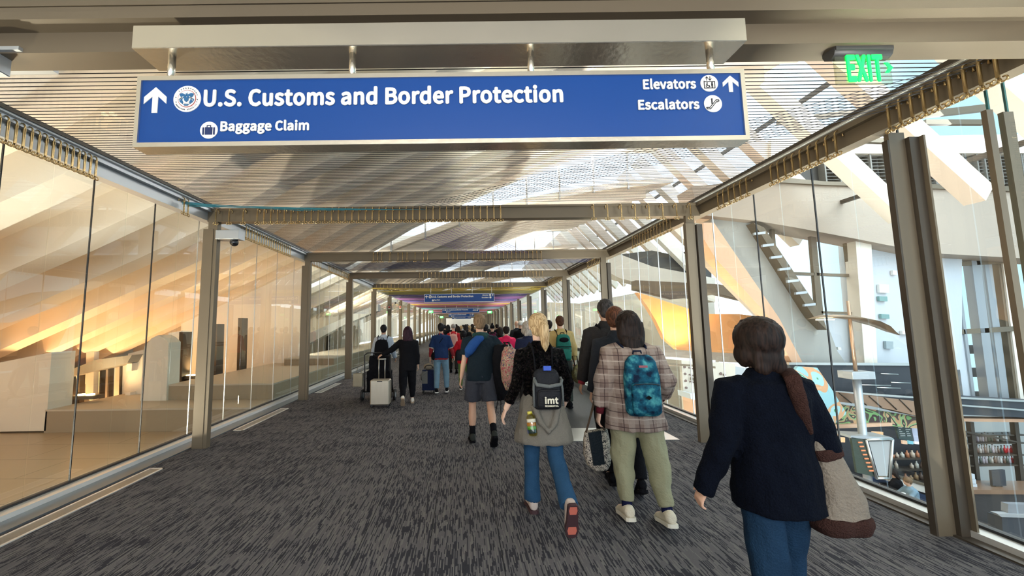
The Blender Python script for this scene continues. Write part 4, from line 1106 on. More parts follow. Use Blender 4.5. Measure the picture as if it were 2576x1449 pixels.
# ---- moving walkway on the right
M_TREAD = mat('dark_walkway_treads', (.075, .08, .085), .5, .4)
WX0, WX1, WY = 1.50, 2.80, 5.21
wk = empty('moving_walkway', ((WX0+WX1)/2, WY, 0), 'moving walkway with dark treads and a pale comb plate, right of the carpet', 'moving walkway')
cx = (WX0+WX1)/2
MB().box(WX0-cx-.12, WX1-cx+.06, 0, .62, .0, .008).build('comb_plate', M_ALU, wk)
b = MB(); b.box(WX0-cx, WX1-cx, .62, 30, .0, .006); 
for i in range(60): b.box(WX0-cx+i*.0217, WX0-cx+i*.0217+.008, .62, 12, .006, .009)
b.build('tread_belt', M_TREAD, wk)
M_RAIL = mat('black_handrail', (.02, .02, .022), .35)
for s, x, y0 in ((-1, WX0-cx-.10, 2.6), (1, WX1-cx+.10, 1.75)):
    b = MB().box(x-.11, x+.11, y0+.1, 30, .0, .16).box(x-.03, x+.03, y0+.1, 30, .12, .18); b.build('skirt', M_ALU, wk)
    g = MB().box(x-.005, x+.005, y0+.15, 30, .18, .86).build('balustrade_glass', M_GLASS, wk)
    pts = [(x, y0+.35, .12), (x, y0+.12, .22), (x, y0, .45), (x, y0+.06, .72), (x, y0+.26, .88), (x, y0+.5, .92), (x, 30, .92)]
    MB().tube(pts, .032, 10).build('handrail', M_RAIL, wk)
    MB().box(x-.018, x+.018, y0+.4, 30, .865, .90).build('rail_profile', M_ALU, wk)
# ================================================================ FIGURES
def dirv(side, ab, sw):
    ab, sw = math.radians(ab), math.radians(sw)
    return Vector((side*math.sin(ab), math.sin(sw)*math.cos(ab), -math.cos(sw)*math.cos(ab)))
TMP = bpy.data.scenes.new('tmp')
def remesh(o, v, smooth=2, wr=0.0, wscale=(6, 6, 3), strands=0.0, skip=None):
    md = o.modifiers.new('r', 'REMESH'); md.mode = 'VOXEL'; md.voxel_size = v; md.use_smooth_shade = True
    if smooth:
        sm = o.modifiers.new('s', 'SMOOTH'); sm.factor = .5; sm.iterations = smooth
    par = o.parent; o.parent = None; TMP.collection.objects.link(o)
    vl = TMP.view_layers[0]; vl.update(); dg = vl.depsgraph
    me = bpy.data.meshes.new_from_object(o.evaluated_get(dg)); o.modifiers.clear()
    TMP.collection.objects.unlink(o); o.parent = par
    mats = [m_ for m_ in o.data.materials]
    old = o.data; o.data = me
    me.materials.clear()
    for m_ in mats: me.materials.append(m_)
    if wr or strands:
        off = random.random()*50
        nrm = [v_.vector.copy() for v_ in me.vertex_normals]; new = []
        for vt, nv in zip(me.vertices, nrm):
            c = vt.co; d = 0
            if wr:
                d += wr*noise.noise((c.x*wscale[0]*2+off, c.y*wscale[1]*2, c.z*wscale[2]*3+c.x*5))+wr*.6*noise.noise((c.x*21+off, c.y*21, c.z*15+c.x*11))
            if strands:
                d += strands*noise.noise((c.x*90+off, c.y*90, c.z*7))+strands*.8*noise.noise((c.x*38, c.y*38+off, c.z*5))
            p_ = c+nv*d; new += [p_.x, p_.y, p_.z]
        me.vertices.foreach_set('co', new)
    for p in me.polygons: p.use_smooth = True
    return o
BODYR = [(-.11, .155, .11, 0), (0, .17, .12, 0), (.10, .148, .105, 0), (.20, .142, .10, .005), (.32, .165, .115, .01), (.42, .178, .112, .005), (.485, .15, .085, 0), (.53, .07, .06, .0)]
class Fig:
    def __init__(f, name_label, x, y, H, heading=0, legs=((2, 8, 4, 0), (2, -8, -20, 15)), arms=((10, 5, 8, 18), (10, -5, 8, 10)), lean=3, v=.012, skin=(.62, .38, .27),
                 headturn=0, wide=1.0, z0=0.0, sit=None, head_tilt=0, group=None, cat='person'):
        f.s = s = H/1.75; f.v = v; f.x, f.y, f.z0, f.h = x, y, z0, heading
        T, S, A = .43*s, .42*s, .094*s
        hip = .088*s*wide
        low = 1e9; f.leg = []
        for i, side in enumerate((-1, 1)):
            ab, th, shn, fp = legs[i]
            h = Vector((side*hip, 0, 0)); k = h+dirv(side, ab, th)*T; a = k+dirv(side, ab*.3, shn)*S
            fpr = math.radians(fp); fd = Vector((0, math.cos(fpr), -math.sin(fpr)))       # toe direction
            up = Vector((0, math.sin(fpr), math.cos(fpr)))
            heel = a-up*A-fd*.05*s; toe = a-up*A+fd*.175*s
            low = min(low, heel.z, toe.z); f.leg.append([h, k, a, fd, up])
        pz = -low if sit is None else sit
        f.P = Vector((0, 0, pz)); L = math.radians(lean)
        for l in f.leg:
            for j in range(3): l[j] = l[j]+f.P
        f.up = Vector((0, math.sin(L), math.cos(L))); f.fw = Vector((0, math.cos(L), -math.sin(L)))
        f.wide = wide; f.arm = []
        for i, side in enumerate((-1, 1)):
            a1, s1, a2, s2 = arms[i]
            sh = f.sp(side*.172*wide, 0, .455); e = sh+dirv(side, a1, s1)*.285*s; w = e+dirv(side, a2, s2)*.25*s
            f.arm.append([sh, e, w, dirv(side, a2*.8, s2+8), side])
        f.ht = math.radians(headturn); f.hc = f.sp(0, .02, .70)+Vector((0, math.sin(math.radians(head_tilt))*.05*s, 0))
        f.HM = Matrix.Rotation(f.ht, 3, 'Z') @ Matrix.Rotation(-L*.3-math.radians(head_tilt), 3, 'X')
        f.skinm = mat('skin_%d_%d' % (int(skin[0]*100), int(skin[2]*100)), skin, .5, 0, .06, 180, .08, 14)
        f.body = f.make_body(); tag(f.body, name_label, cat, group)
    def sp(f, x, y, z): return f.P+Vector((x*f.s, 0, 0))+f.fw*(y*f.s)+f.up*(z*f.s)
    def place(f, o): o.location = (f.x, f.y, f.z0); o.rotation_euler = (0, 0, math.radians(f.h)); return o
    def ring(f, z, hw, hd, yo=0, n=20, pw=2.3, xo=0):
        r = []
        for k in range(n):
            a = 2*math.pi*k/n; c, s_ = math.cos(a), math.sin(a)
            r.append(f.sp(xo+hw*f.wide*math.copysign(abs(c)**(2/pw), c), yo+hd*math.copysign(abs(s_)**(2/pw), s_), z))
        return r
    def torso(f, b, rings): b.loft([f.ring(*r) for r in rings]); return b
    def hand(f, b, arm, curl=35):
        s = f.s; sh, e, w, hd, side = arm
        hd = hd.normalized(); pn = Vector((-side, .0, 0)); pn = (pn-hd*pn.dot(hd)).normalized()      # palm faces the thigh
        fwd = hd.cross(pn)*(1 if side > 0 else -1)
        if fwd.y < 0: fwd = -fwd
        c = w+hd*.045*s
        b.loft([[w+hd*t*s+fwd*(math.cos(2*math.pi*k/10)*hw*s)+pn*(math.sin(2*math.pi*k/10)*.0135*s) for k in range(10)] for t, hw in ((-.01, .024), (.02, .032), (.06, .040), (.095, .038))])
        lens = [.068, .078, .073, .058]
        for i in range(4):
            base = w+hd*.088*s+fwd*((.030-.020*i)*s); l = lens[i]*s; d = hd.copy(); pts = [base]
            for j, fr in enumerate((.42, .33, .25)):
                d = (Matrix.Rotation(math.radians(curl*(.5+.35*j)), 3, fwd) @ d) if (Matrix.Rotation(.3, 3, fwd) @ hd).dot(pn) > hd.dot(pn) else (Matrix.Rotation(-math.radians(curl*(.5+.35*j)), 3, fwd) @ d)
                pts.append(pts[-1]+d*l*fr)
            b.tube(pts, [.0092*s, .0088*s, .008*s, .0066*s], 7)
        d = (hd*.62+fwd*.75+pn*.25).normalized(); t0 = w+hd*.022*s+fwd*.022*s
        b.tube([t0, t0+d*.038*s, t0+d*.062*s+hd*.012*s, t0+d*.070*s+hd*.032*s], [.013*s, .0115*s, .010*s, .0075*s], 7)
    def make_body(f):
        s = f.s; b = MB()
        f.torso(b, BODYR)
        b.tube([f.sp(0, .0, .47), f.sp(0, .01, .56), f.sp(0, .015, .64)], [.062*s, .054*s, .056*s], 12)
        M = f.HM; hc = f.hc
        def hp(x, y, z): return hc+M @ Vector((x*s, y*s, z*s))
        b.ball(hp(0, -.008, .022), .076*s, .094*s, .096*s, 18, 12, M)
        b.ball(hp(0, .018, -.045), .058*s, .066*s, .068*s, 14, 10, M)
        b.tube([hp(0, .082, .012), hp(0, .104, -.018), hp(0, .086, -.03)], [.008*s, .013*s, .011*s], 8)
        b.ball(hp(0, .078, -.062), .024*s, .012*s, .011*s, 10, 6, M)
        b.ball(hp(0, .066, -.092), .026*s, .02*s, .016*s, 10, 6, M)
        for sd in (-1, 1):
            b.ball(hp(sd*.078, -.006, -.006), .009*s, .018*s, .030*s, 10, 8, M)
            b.ball(hp(sd*.030, .076, .034), .022*s, .014*s, .009*s, 8, 6, M)
        for h, k, a, fd, up in f.leg:
            b.tube([h+Vector((0, 0, .02*s)), h.lerp(k, .35), h.lerp(k, .8), k, k.lerp(a, .22), k.lerp(a, .45), k.lerp(a, .85), a], [.088*s, .083*s, .062*s, .053*s, .054*s, .057*s, .037*s, .034*s], 12)
            b.loft([[a-up*.05*s+fd*t*s+Vector((math.cos(2*math.pi*q/10)*w_*s, 0, 0))+up*(math.sin(2*math.pi*q/10)*h_*s) for q in range(10)] for t, w_, h_ in ((-.05, .026, .024), (0, .034, .034), (.07, .04, .028), (.14, .042, .02), (.175, .03, .014))])
        for arm in f.arm:
            sh, e, w, hd, side = arm
            b.tube([sh+Vector((-side*.04*s, 0, .0)), sh, sh.lerp(e, .4), e, e.lerp(w, .25), w], [.05*s, .052*s, .045*s, .037*s, .039*s, .025*s], 11)
            f.hand(b, arm)
        o = b.build('person', f.skinm); f.place(o); remesh(o, .0058 if f.v < .01 else f.v, 2)
        return o
    def add(f, b, name, m, v=None, wr=0.0, smooth=2, strands=0.0, ws=(6, 6, 3)):
        o = b.build(name, m, f.body)
        if v != 0: remesh(o, v or f.v, smooth, wr, ws, strands)
        return o
    def eyes(f):
        b = MB(); s = f.s
        for sd in (-1, 1): b.ball(f.hc+f.HM @ Vector((sd*.030*s, .083*s, .016*s)), .012*s, .008*s, .008*s, 10, 8)
        return f.add(b, 'eyes', mat('dark_eye', (.03, .02, .02), .2), 0)
    def top(f, m, hem=-.12, hemw=(.20, .145), ease=.018, sleeve=1.0, sr=(.068, .058, .042), collar=.03, name='shirt', wr=.006, waistw=None, sleeve_m=None, hood=False, flare=0, shw=.0, v=None, pw=2.3):
        b = MB(); s = f.s
        rg = [(hem, hemw[0], hemw[1], 0, 20, pw)]
        for z, hw, hd, yo in BODYR:
            if z <= hem+.04: continue
            if z < .15:
                t = (z-hem)/(.2-hem); hw2 = hemw[0]*(1-t)+(.152+ease)*t; hd2 = hemw[1]*(1-t)+(.112+ease)*t
                rg.append((z, hw2, hd2, yo, 20, pw))
            elif z < .53: rg.append((z, hw+ease+(shw if z > .3 else 0), hd+ease, yo, 20, pw))
        rg.append((.515, .085+ease*.5, .078, 0)); rg.append((.535+collar, .062, .066, .005))
        f.torso(b, rg)
        for arm in f.arm:
            sh, e, w, hd, side = arm; st = sh+Vector((-side*.05*s, 0, .0))
            r0, r1, r2 = [q*s for q in sr]
            if sleeve >= .5:
                t = (sleeve-.5)*2; end = e.lerp(w, t)
                pts = [st, sh, sh.lerp(e, .5), e, e.lerp(end, .5), end]; rr = [r0*.95, r0, (r0+r1)/2, r1, (r1+r2)/2, r2]
            else:
                end = sh.lerp(e, sleeve*2); pts = [st, sh, sh.lerp(end, .5), end]; rr = [r0*.95, r0, r0*.98, r1*1.15]
            b.tube(pts, rr, 14)
        if hood:
            b.ball(f.sp(0, -.075, .50), .105*s, .055*s, .075*s, 14, 10); b.tube([f.sp(-.09, -.03, .52), f.sp(0, -.09, .54), f.sp(.09, -.03, .52)], .032*s, 10)
        return f.add(b, name, m, wr=wr, v=v)
    def pants(f, m, to=.97, r=(.105, .085, .068, .062), name='trousers', waist=.06, wr=.005, hipw=0, flare=None, v=None):
        b = MB(); s = f.s
        f.torso(b, [(-.13, .165+hipw, .125+hipw), (-.05, .182+hipw, .135+hipw), (.02, .178+hipw, .13+hipw), (waist, .165, .12)])
        for h, k, a, fd, up in f.leg:
            r0, r1, r2, r3 = [q*s for q in r]
            if to > .5:
                end = k.lerp(a, (to-.5)*2); b.tube([h+Vector((0, 0, .0)), h.lerp(k, .5), k, k.lerp(end, .5), end], [r0, (r0+r1)/2, r1, r2, r3], 14)
            else:
                end = h.lerp(k, to*2); b.tube([h, h.lerp(end, .5), end], [r0, (r0+r1)/2, r1], 14)
        return f.add(b, name, m, wr=wr, v=v)
    def shoes(f, m, sole=None, patch=None, big=1.0, sock=None, sole_w=1.0):
        s = f.s
        for i, (h, k, a, fd, up) in enumerate(f.leg):
            b = MB(); rt = Vector((1, 0, 0))
            def rg(t, w_, z0_, z1_): 
                c = a+fd*(t*s)
                return [c+rt*(math.cos(2*math.pi*q/14)*w_*s*big)+up*((-.085+(z0_+z1_)/2+math.sin(2*math.pi*q/14)*(z1_-z0_)/2)*s) for q in range(14)]
            b.loft([rg(-.075, .028, .02, .085), rg(-.055, .040, .008, .11), rg(-.01, .042, .006, .125), rg(.04, .042, .006, .095), rg(.10, .047, .006, .065), rg(.155, .044, .006, .05), rg(.19, .025, .01, .035)])
            o = f.add(b, 'shoe', m, v=.009 if f.v < .011 else .014, smooth=1)
            b = MB(); P = []
            for t, w_ in ((-.082, .02), (-.07, .036), (0, .038), (.06, .040), (.12, .05), (.175, .04), (.197, .018)): P.append((t, w_))
            ring = [a+fd*(t*s)+rt*(w_*s*big*1.04)-up*.0935*s for t, w_ in P]+[a+fd*(t*s)-rt*(w_*s*big*1.04)-up*.0935*s for t, w_ in P[::-1]]
            b.prism(ring, up*(.030*s)); b.build('sole', sole or m, o)
            if patch:
                b = MB()
                for t0, t1, w_ in ((-.070, -.005, .032), (.10, .165, .036)):
                    b.prism([a+fd*(t*s)+rt*(q*w_*s)-up*.0945*s for t, q in ((t0, -.8), (t0, .8), ((t0+t1)/2, 1), (t1, .75), (t1, -.75), ((t0+t1)/2, -1))], up*(.003*s))
                b.build('sole_patch', patch, o)
            if sock:
                b = MB(); b.tube([a+up*.0, a.lerp(k, .18), a.lerp(k, .32)], [.044*s, .041*s, .045*s], 12); f.add(b, 'sock', sock, 0)
    # ---- hair
    def hp(f, x, y, z): return f.hc+f.HM @ Vector((x*f.s, y*f.s, z*f.s))
    def hair(f, m, kind='short', length=.3, v=None, vol=0.0):
        b = MB(); s = f.s; M = f.HM; st = .003; e = .012+vol
        if kind in ('short', 'crop'):
            g = .008 if kind == 'crop' else .016
            b.ball(f.hp(0, -.016, .032), (.078+g)*s, (.092+g)*s, (.090+g)*s, 18, 12, M)
            b.ball(f.hp(0, -.045, -.03), (.062+g*.6)*s, (.055+g*.6)*s, (.06+g*.3)*s, 14, 10, M); st = .0035
        elif kind == 'long':
            b.ball(f.hp(0, -.016, .03), (.084+e)*s, (.098+e)*s, (.096+e*.8)*s, 18, 12, M)
            n = 6; rg = []
            for i in range(n+1):
                t = i/n; zz = .03-length*t; wv = (.094+e)*(1+.18*math.sin(t*2.2))*(1-.45*t**3)
                rg.append([f.hp(math.cos(a)*wv, -.05-.035*t-(.02 if t > .5 else 0)+math.sin(a)*(.062+e*.5)*(1-.35*t), zz) for a in [2*math.pi*q/16 for q in range(16)]])
            b.loft(rg); st = .006
        elif kind == 'bob':
            b.ball(f.hp(0, -.014, .025), (.092+e)*s, (.104+e)*s, (.10+e)*s, 18, 12, M)
            b.ball(f.hp(-.07, .0, -.06), .05*s, .06*s, .075*s, 12, 8, M); b.ball(f.hp(.075, -.005, -.05), .052*s, .06*s, .085*s, 12, 8, M)
            b.ball(f.hp(.0, -.06, -.08), .085*s, .058*s, .085*s, 14, 10, M); b.ball(f.hp(-.035, -.075, -.125), .045*s, .035*s, .05*s, 10, 8, M); b.ball(f.hp(.045, -.07, -.12), .045*s, .035*s, .055*s, 10, 8, M); st = .005
        elif kind == 'tail':
            b.ball(f.hp(0, -.014, .030), .088*s, .104*s, .098*s, 18, 12, M); b.ball(f.hp(0, -.045, -.04), .070*s, .056*s, .06*s, 12, 8, M)
            b.ball(f.hp(.02, -.118, .035), .028*s, .024*s, .028*s, 10, 8, M)
            b.tube([f.hp(.02, -.12, .035), f.hp(.022, -.150, .0), f.hp(.024, -.148, -.08), f.hp(.026, -.135, -.17), f.hp(.03, -.125, -.235)], [.022*s, .040*s, .046*s, .034*s, .010*s], 14); st = .006
        elif kind == 'beanie':
            b.ball(f.hp(0, -.010, .045), .094*s, .106*s, .098*s, 18, 12, M)
        o = f.add(b, 'hat' if kind == 'beanie' else 'hair', m, v=v or min(f.v, .011), strands=0 if kind == 'beanie' else st, smooth=2)
        return o
def hair_mat(name, c1, c2, rough=.6):
    if name in MATS: return MATS[name]
    m = mat(name, c1, rough, spec=.18); nt = m.node_tree; b = nt.nodes['Principled BSDF']
    tc = nt.nodes.new('ShaderNodeTexCoord'); mp = nt.nodes.new('ShaderNodeMapping'); mp.inputs['Scale'].default_value = (110, 110, 9)
    n = nt.nodes.new('ShaderNodeTexNoise'); n.inputs['Scale'].default_value = 1; n.inputs['Detail'].default_value = 3
    mx = nt.nodes.new('ShaderNodeMixRGB'); mx.inputs[1].default_value = (*c1, 1); mx.inputs[2].default_value = (*c2, 1)
    nt.links.new(tc.outputs['Object'], mp.inputs[0]); nt.links.new(mp.outputs[0], n.inputs['Vector'])
    r = nt.nodes.new('ShaderNodeValToRGB'); r.color_ramp.elements[0].position = .38; r.color_ramp.elements[1].position = .62
    nt.links.new(n.outputs['Fac'], r.inputs[0]); nt.links.new(r.outputs[0], mx.inputs[0]); nt.links.new(mx.outputs[0], b.inputs['Base Color'])
    bp = nt.nodes.new('ShaderNodeBump'); bp.inputs['Strength'].default_value = .4; bp.inputs['Distance'].default_value = .003
    nt.links.new(n.outputs['Fac'], bp.inputs['Height']); nt.links.new(bp.outputs[0], b.inputs['Normal'])
    return m
def cloth(name, col, rough=.85, var=.12, vs=9, bump=.35, bs=70): return mat('cloth_'+name, col, rough, 0, bump, bs, var, vs, spec=.1)
H_BRN = hair_mat('dark_brown_hair', (.006, .0035, .003), (.022, .012, .009)); H_BLK = hair_mat('black_hair', (.004, .004, .005), (.018, .015, .017))
H_BLD = hair_mat('blonde_hair', (.30, .19, .09), (.62, .46, .26)); H_GRY = hair_mat('grey_hair', (.25, .22, .19), (.5, .46, .42)); H_LBR = hair_mat('light_brown_hair', (.12, .075, .04), (.26, .17, .10))
H_AUB = hair_mat('auburn_hair', (.03, .012, .006), (.12, .045, .022)); H_PUR = hair_mat('dark_plum_hair', (.008, .005, .008), (.05, .016, .030))
# ---- bags in a figure's frame
def pack(f, m, w_, h_, d_, zc, label, group=None, yo=-.13, xo=0, pocket=None, strap=True, strap_m=None, v=.012, cat='backpack', name='backpack', extra=None, wr=.004, tilt=0):
    s = f.s; b = MB()
    rg = []
    for t, k, dk in ((-.5, .78, .6), (-.44, .95, .9), (-.2, 1, 1), (.15, .98, .95), (.38, .86, .75), (.47, .66, .5), (.5, .4, .3)):
        rg.append(f.ring(zc+h_*t, w_/2*k/f.wide, d_/2*dk, yo-d_*.5, 20, 3.2, xo))
    b.loft(rg); o = b.build(name, m); f.place(o); remesh(o, v, 2, wr)
    tag(o, label, cat, group)
    if pocket:
        pm, ph, pz = pocket; b = MB(); rg = []
        for t, k, dk in ((-.5, .9, .5), (-.4, 1, 1), (.3, 1, 1), (.45, .9, .7), (.5, .75, .3)):
            rg.append(f.ring(zc-h_*.5+ph*(.5+t)+pz, w_/2*.80*k/f.wide, .035*dk, yo-d_*.97, 18, 3.2, xo))
        b.loft(rg); q = b.build('front_pocket', pm, o); remesh(q, v*.9, 1, wr*.5)
        b = MB(); b.tube([f.sp(xo+w_*.36*math.cos(a)*1.0, yo-d_*1.0-.022, zc-h_*.5+ph*.9+pz+.012*math.sin(a)) for a in [math.pi*i/8 for i in range(9)]], .004*s, 6)
        b.build('zip', M_BLACK, q)
    if strap:
        for sd in (-1, 1):
            b = MB(); x = sd*w_*.30
            P = [(x, yo-.0, zc+h_*.40), (x*1.15, yo+.04, .50), (x*1.2, 0, .535), (x*1.25, .08, .50), (x*1.3, .145, .38), (x*1.5, .13, .20), (x*1.6, .0, .08), (x*1.3, yo, zc-h_*.38)]
            P = [f.sp(px_+xo*(i in (0, 7)), py_, pz_) for i, (px_, py_, pz_) in enumerate(P)]
            b.tube(P, .026*s, 8, flat=.35); b.build('strap', strap_m or m, o)
    b = MB(); b.tube([f.sp(xo-.04, yo-.02, zc+h_*.49), f.sp(xo-.03, yo-.03, zc+h_*.56), f.sp(xo+.03, yo-.03, zc+h_*.56), f.sp(xo+.04, yo-.02, zc+h_*.49)], .008*s, 6); b.build('grab_handle', strap_m or m, o)
    return o
# ================================================================ PEOPLE
random.seed(21)
SK1 = (.60, .36, .25); SK2 = (.42, .24, .16); SK3 = (.68, .45, .34)
C_NAVY = cloth('navy_wool', (.0014, .0028, .0075), .95, .3, 30, .6, 120)
C_JEAN = cloth('blue_denim', (.022, .068, .14), .8, .35, 7, .4, 150); C_JEAND = cloth('dark_denim', (.015, .045, .11), .8, .5, 5, .4, 120)
C_BLACK = cloth('black', (.006, .006, .008)); C_CHAR = cloth('charcoal', (.022, .021, .022), .7)
# --- woman in the navy coat, closest
f = Fig('person in a navy wool coat and jeans with dark wavy hair, closest to the viewer', 1.43, 1.83, 1.535, -2, legs=((1, -6, -14, 8), (2, 14, 4, 0)), arms=((16, -4, 20, 10), (15, -10, -6, 70)), v=.009, wide=1.0, lean=2)
f.top(C_NAVY, hem=-.15, hemw=(.205, .165), ease=.036, sleeve=1.09, sr=(.086, .072, .052), name='coat', wr=.009, shw=.0)
f.pants(cloth('indigo_denim', (.009, .028, .060), .8, .5, 6, .4, 120), r=(.098, .086, .08, .08), hipw=-.012); f.shoes(C_BLACK); f.hair(H_BRN, 'bob', vol=.010); f.eyes()
F_COAT = f
# tote hanging from her right shoulder
M_FUR = cloth('brown_shearling', (.050, .024, .020), .95, .3, 30, .9, 160); M_TOTE = cloth('grey_felt', (.20, .172, .14), .95, .2, 14, .6, 90)
s = f.s
def tote_ring(cx, cy, z, hw, hd, rz=0.0):
    return [f.P*0+Vector((cx+hw*math.copysign(abs(math.cos(a))**.7, math.cos(a)), cy+hd*math.copysign(abs(math.sin(a))**.7, math.sin(a)), z)) for a in [2*math.pi*k/20 for k in range(20)]]
def tp(px, py, d=1.80): 
    p = at(px, py, d)-Vector((f.x, f.y, 0)); return Matrix.Rotation(math.radians(2), 3, 'Z') @ p
def trg(xl_, xr_, py, hd=.075, d=1.80):
    a, b_ = tp(xl_, py, d), tp(xr_, py, d); c = (a+b_)/2; return tote_ring(c.x, c.y-.0, c.z, (b_.x-a.x)/2, hd)
def trg2(l, r_, hd=.07, d=1.80):
    a, b_ = tp(*l, d), tp(*r_, d); c = (a+b_)/2; u = (b_-a)/2
    return [c+u*math.copysign(abs(math.cos(t))**.7, math.cos(t))+Vector((0, hd*math.copysign(abs(math.sin(t))**.7, math.sin(t)), 0)) for t in [2*math.pi*k/20 for k in range(20)]]
RG = [((2026, 1088), (2076, 1076), .03), ((2030, 1112), (2090, 1104), .045), ((2033, 1130), (2096, 1110), .05), ((2046, 1158), (2104, 1136), .055), ((2050, 1200), (2128, 1190), .07), ((2046, 1250), (2156, 1240), .085), ((2042, 1290), (2162, 1282), .09), ((2040, 1312), (2172, 1300), .09), ((2052, 1330), (2168, 1322), .08), ((2075, 1338), (2150, 1330), .06)]
b = MB(); b.loft([trg2(l, r_, h_) for l, r_, h_ in RG])
tt = b.build('tote_bag', M_TOTE); f.place(tt); remesh(tt, .009, 2, .006); tag(tt, 'slouchy grey felt tote with brown band and base, on the navy-coated woman\'s right shoulder', 'bag')
b = MB(); b.loft([trg2((l[0]-5, l[1]), (r_[0]+5, r_[1]), h_+.008) for l, r_, h_ in RG[2:4]]); o = b.build('band', M_FUR, tt); remesh(o, .008, 1, .005)
b = MB(); b.loft([trg2((l[0]-5, l[1]), (r_[0]+4, r_[1]+2), h_+.008) for l, r_, h_ in RG[6:]]); o = b.build('bag_base', M_FUR, tt); remesh(o, .008, 1, .006)
b = MB(); sh = f.sp(.13, -.0, .525)
for d_ in (-.035,):
    P = [tp(2034, 1092, 1.74), tp(2020, 1040, 1.71), tp(2004, 985, 1.70), tp(1992, 950, 1.72), f.sp(.115, -.02, .55), f.sp(.13, .06, .52), f.sp(.16, .13, .42), f.sp(.22, .12, .20), tp(2066, 1088, 1.86)]
    b.tube(P, [.02, .028, .034, .034, .03, .028, .026, .024, .02], 10, flat=.5)
o = b.build('strap', M_FUR, tt); remesh(o, .007, 2, .003)
# --- blonde woman with the sweatshirt round her waist
def sequin():
    m = cloth('sequined_plum', (.02, .012, .03), .5, 0, .5, 90); nt = m.node_tree; b = nt.nodes['Principled BSDF']
    tc = nt.nodes.new('ShaderNodeTexCoord'); v_ = nt.nodes.new('ShaderNodeTexVoronoi'); v_.inputs['Scale'].default_value = 62
    r = nt.nodes.new('ShaderNodeValToRGB'); r.color_ramp.interpolation = 'CONSTANT'
    r.color_ramp.elements[0].color = (.014, .010, .028, 1); r.color_ramp.elements[1].position = .38; r.color_ramp.elements[1].color = (.085, .04, .085, 1)
    e = r.color_ramp.elements.new(.58); e.color = (.30, .18, .24, 1); e = r.color_ramp.elements.new(.74); e.color = (.60, .44, .46, 1)
    nt.links.new(tc.outputs['Object'], v_.inputs['Vector']); nt.links.new(v_.outputs['Color'], r.inputs[0]); nt.links.new(r.outputs[0], b.inputs['Base Color'])
    return m
f = Fig('person with a blonde ponytail, sequined plum top and grey sweatshirt tied at the waist', .66, 3.28, 1.64, 2, legs=((1, 9, 2, 0), (0, -14, -52, 74)), arms=((14, -12, 22, 12), (16, -8, -2, 30)), v=.009, skin=SK3, lean=3, wide=.94)
f.top(sequin(), hem=-.05, hemw=(.175, .13), ease=.024, sleeve=.86, sr=(.066, .054, .047), wr=.005)
f.pants(C_JEAN, to=1.0, r=(.092, .070, .066, .074)); f.hair(H_BLD, 'tail'); f.eyes()
f.shoes(cloth('pale_trainer', (.50, .42, .38), .6), mat('dark_plum_sole', (.045, .018, .022), .6), patch=mat('coral_sole', (.50, .13, .09), .6))
F_BL = f
# tied sweatshirt: a flared skirt of fleece with hanging hood folds
C_FLC = cloth('grey_fleece', (.185, .17, .145), .95, .1, 12, .5, 140)
b = MB(); f.torso(b, [(.11, .165, .125), (.04, .195, .15), (-.08, .225, .175), (-.20, .252, .20), (-.29, .272, .21), (-.315, .262, .20)])
b.tube([f.sp(-.10, -.155, .02), f.sp(-.06, -.19, -.12), f.sp(0, -.20, -.19), f.sp(.06, -.19, -.12), f.sp(.10, -.155, .02)], .03*f.s, 10)
o = f.add(b, 'tied_sweatshirt', C_FLC, wr=.010, ws=(9, 9, 1.2))
bp = pack(f, cloth('black_cooler', (.016, .017, .021), .55), .245, .34, .14, .16, 'black cooler backpack with pale imt lettering on the blonde-ponytailed walker', pocket=(cloth('black_cooler', (.016, .017, .021)), .15, .02), strap_m=C_BLACK, v=.010, wr=.002)
b = MB(); b.tube([f.sp(-.115, -.262, .24), f.sp(-.10, -.285, .20), f.sp(0, -.292, .185), f.sp(.10, -.285, .20), f.sp(.115, -.262, .24)], .016*f.s, 8)
for sd in (-1, 1): b.tube([f.sp(sd*.112, -.245, .26), f.sp(sd*.122, -.25, .16), f.sp(sd*.122, -.25, .02)], .010*f.s, 8)
b.build('grey_trim', cloth('grey_trim', (.12, .13, .13), .6), bp)
yq = f.sp(0, -.318, .10)
for tx, sz, zz, nm in (('imt', .072, .055, 'brand'), ('RESIDENTIAL', .020, .030, 'brand')):
    w_ = .10 if tx == 'imt' else .105
    q = fit_text(tx, -.052*1, .052*1, 0, .045 if tx == 'imt' else .011, 'lettering', mat('pale_print', (.72, .68, .55), .6), bp, 0, .03)
    p = f.sp(-.052, -.334, zz); q.location = (p.x, p.y, p.z)
bt = MB(); bt.tube([f.sp(-.15, -.19, -.03), f.sp(-.148, -.20, -.05), f.sp(-.147, -.20, -.07), f.sp(-.135, -.22, -.20), f.sp(-.134, -.22, -.215)], [.016, .018, .034, .035, .03], 16)
o = bt.build('water_bottle', glass_mat('yellowed_bottle', (.78, .74, .30), .8, .05, .06)); f.place(o); tag(o, 'clear yellow drink bottle hanging below the black cooler backpack', 'bottle')
b = MB(); b.cyl(f.sp(-.152, -.19, -.028), f.sp(-.150, -.195, -.05), .02, 14); b.build('cap', mat('yellow_cap', (.62, .56, .10), .4), o)
for k, c in enumerate(((.65, .62, .5), (.6, .25, .05), (.1, .45, .15), (.02, .06, .4))):
    a_ = f.sp(-.145+.0025*k, -.203+.005*k, -.085-.03*k); c_ = f.sp(-.143+.0025*k, -.207+.005*k, -.112-.03*k)
    MB().cyl(a_, c_, .0355, 16).build('label_band', mat('label_%d' % k, c, .5), o)
b = MB().box(-.03, .03, -.012, .012, -.02, .015).build('blue_cloth', mat('blue_cloth', (.03, .09, .5), .6)); f.place(b); b.data.transform(Matrix.Translation(f.sp(.0, -.25, .335))); tag(b, 'small blue packet tucked in the top of the black cooler backpack', 'packet')
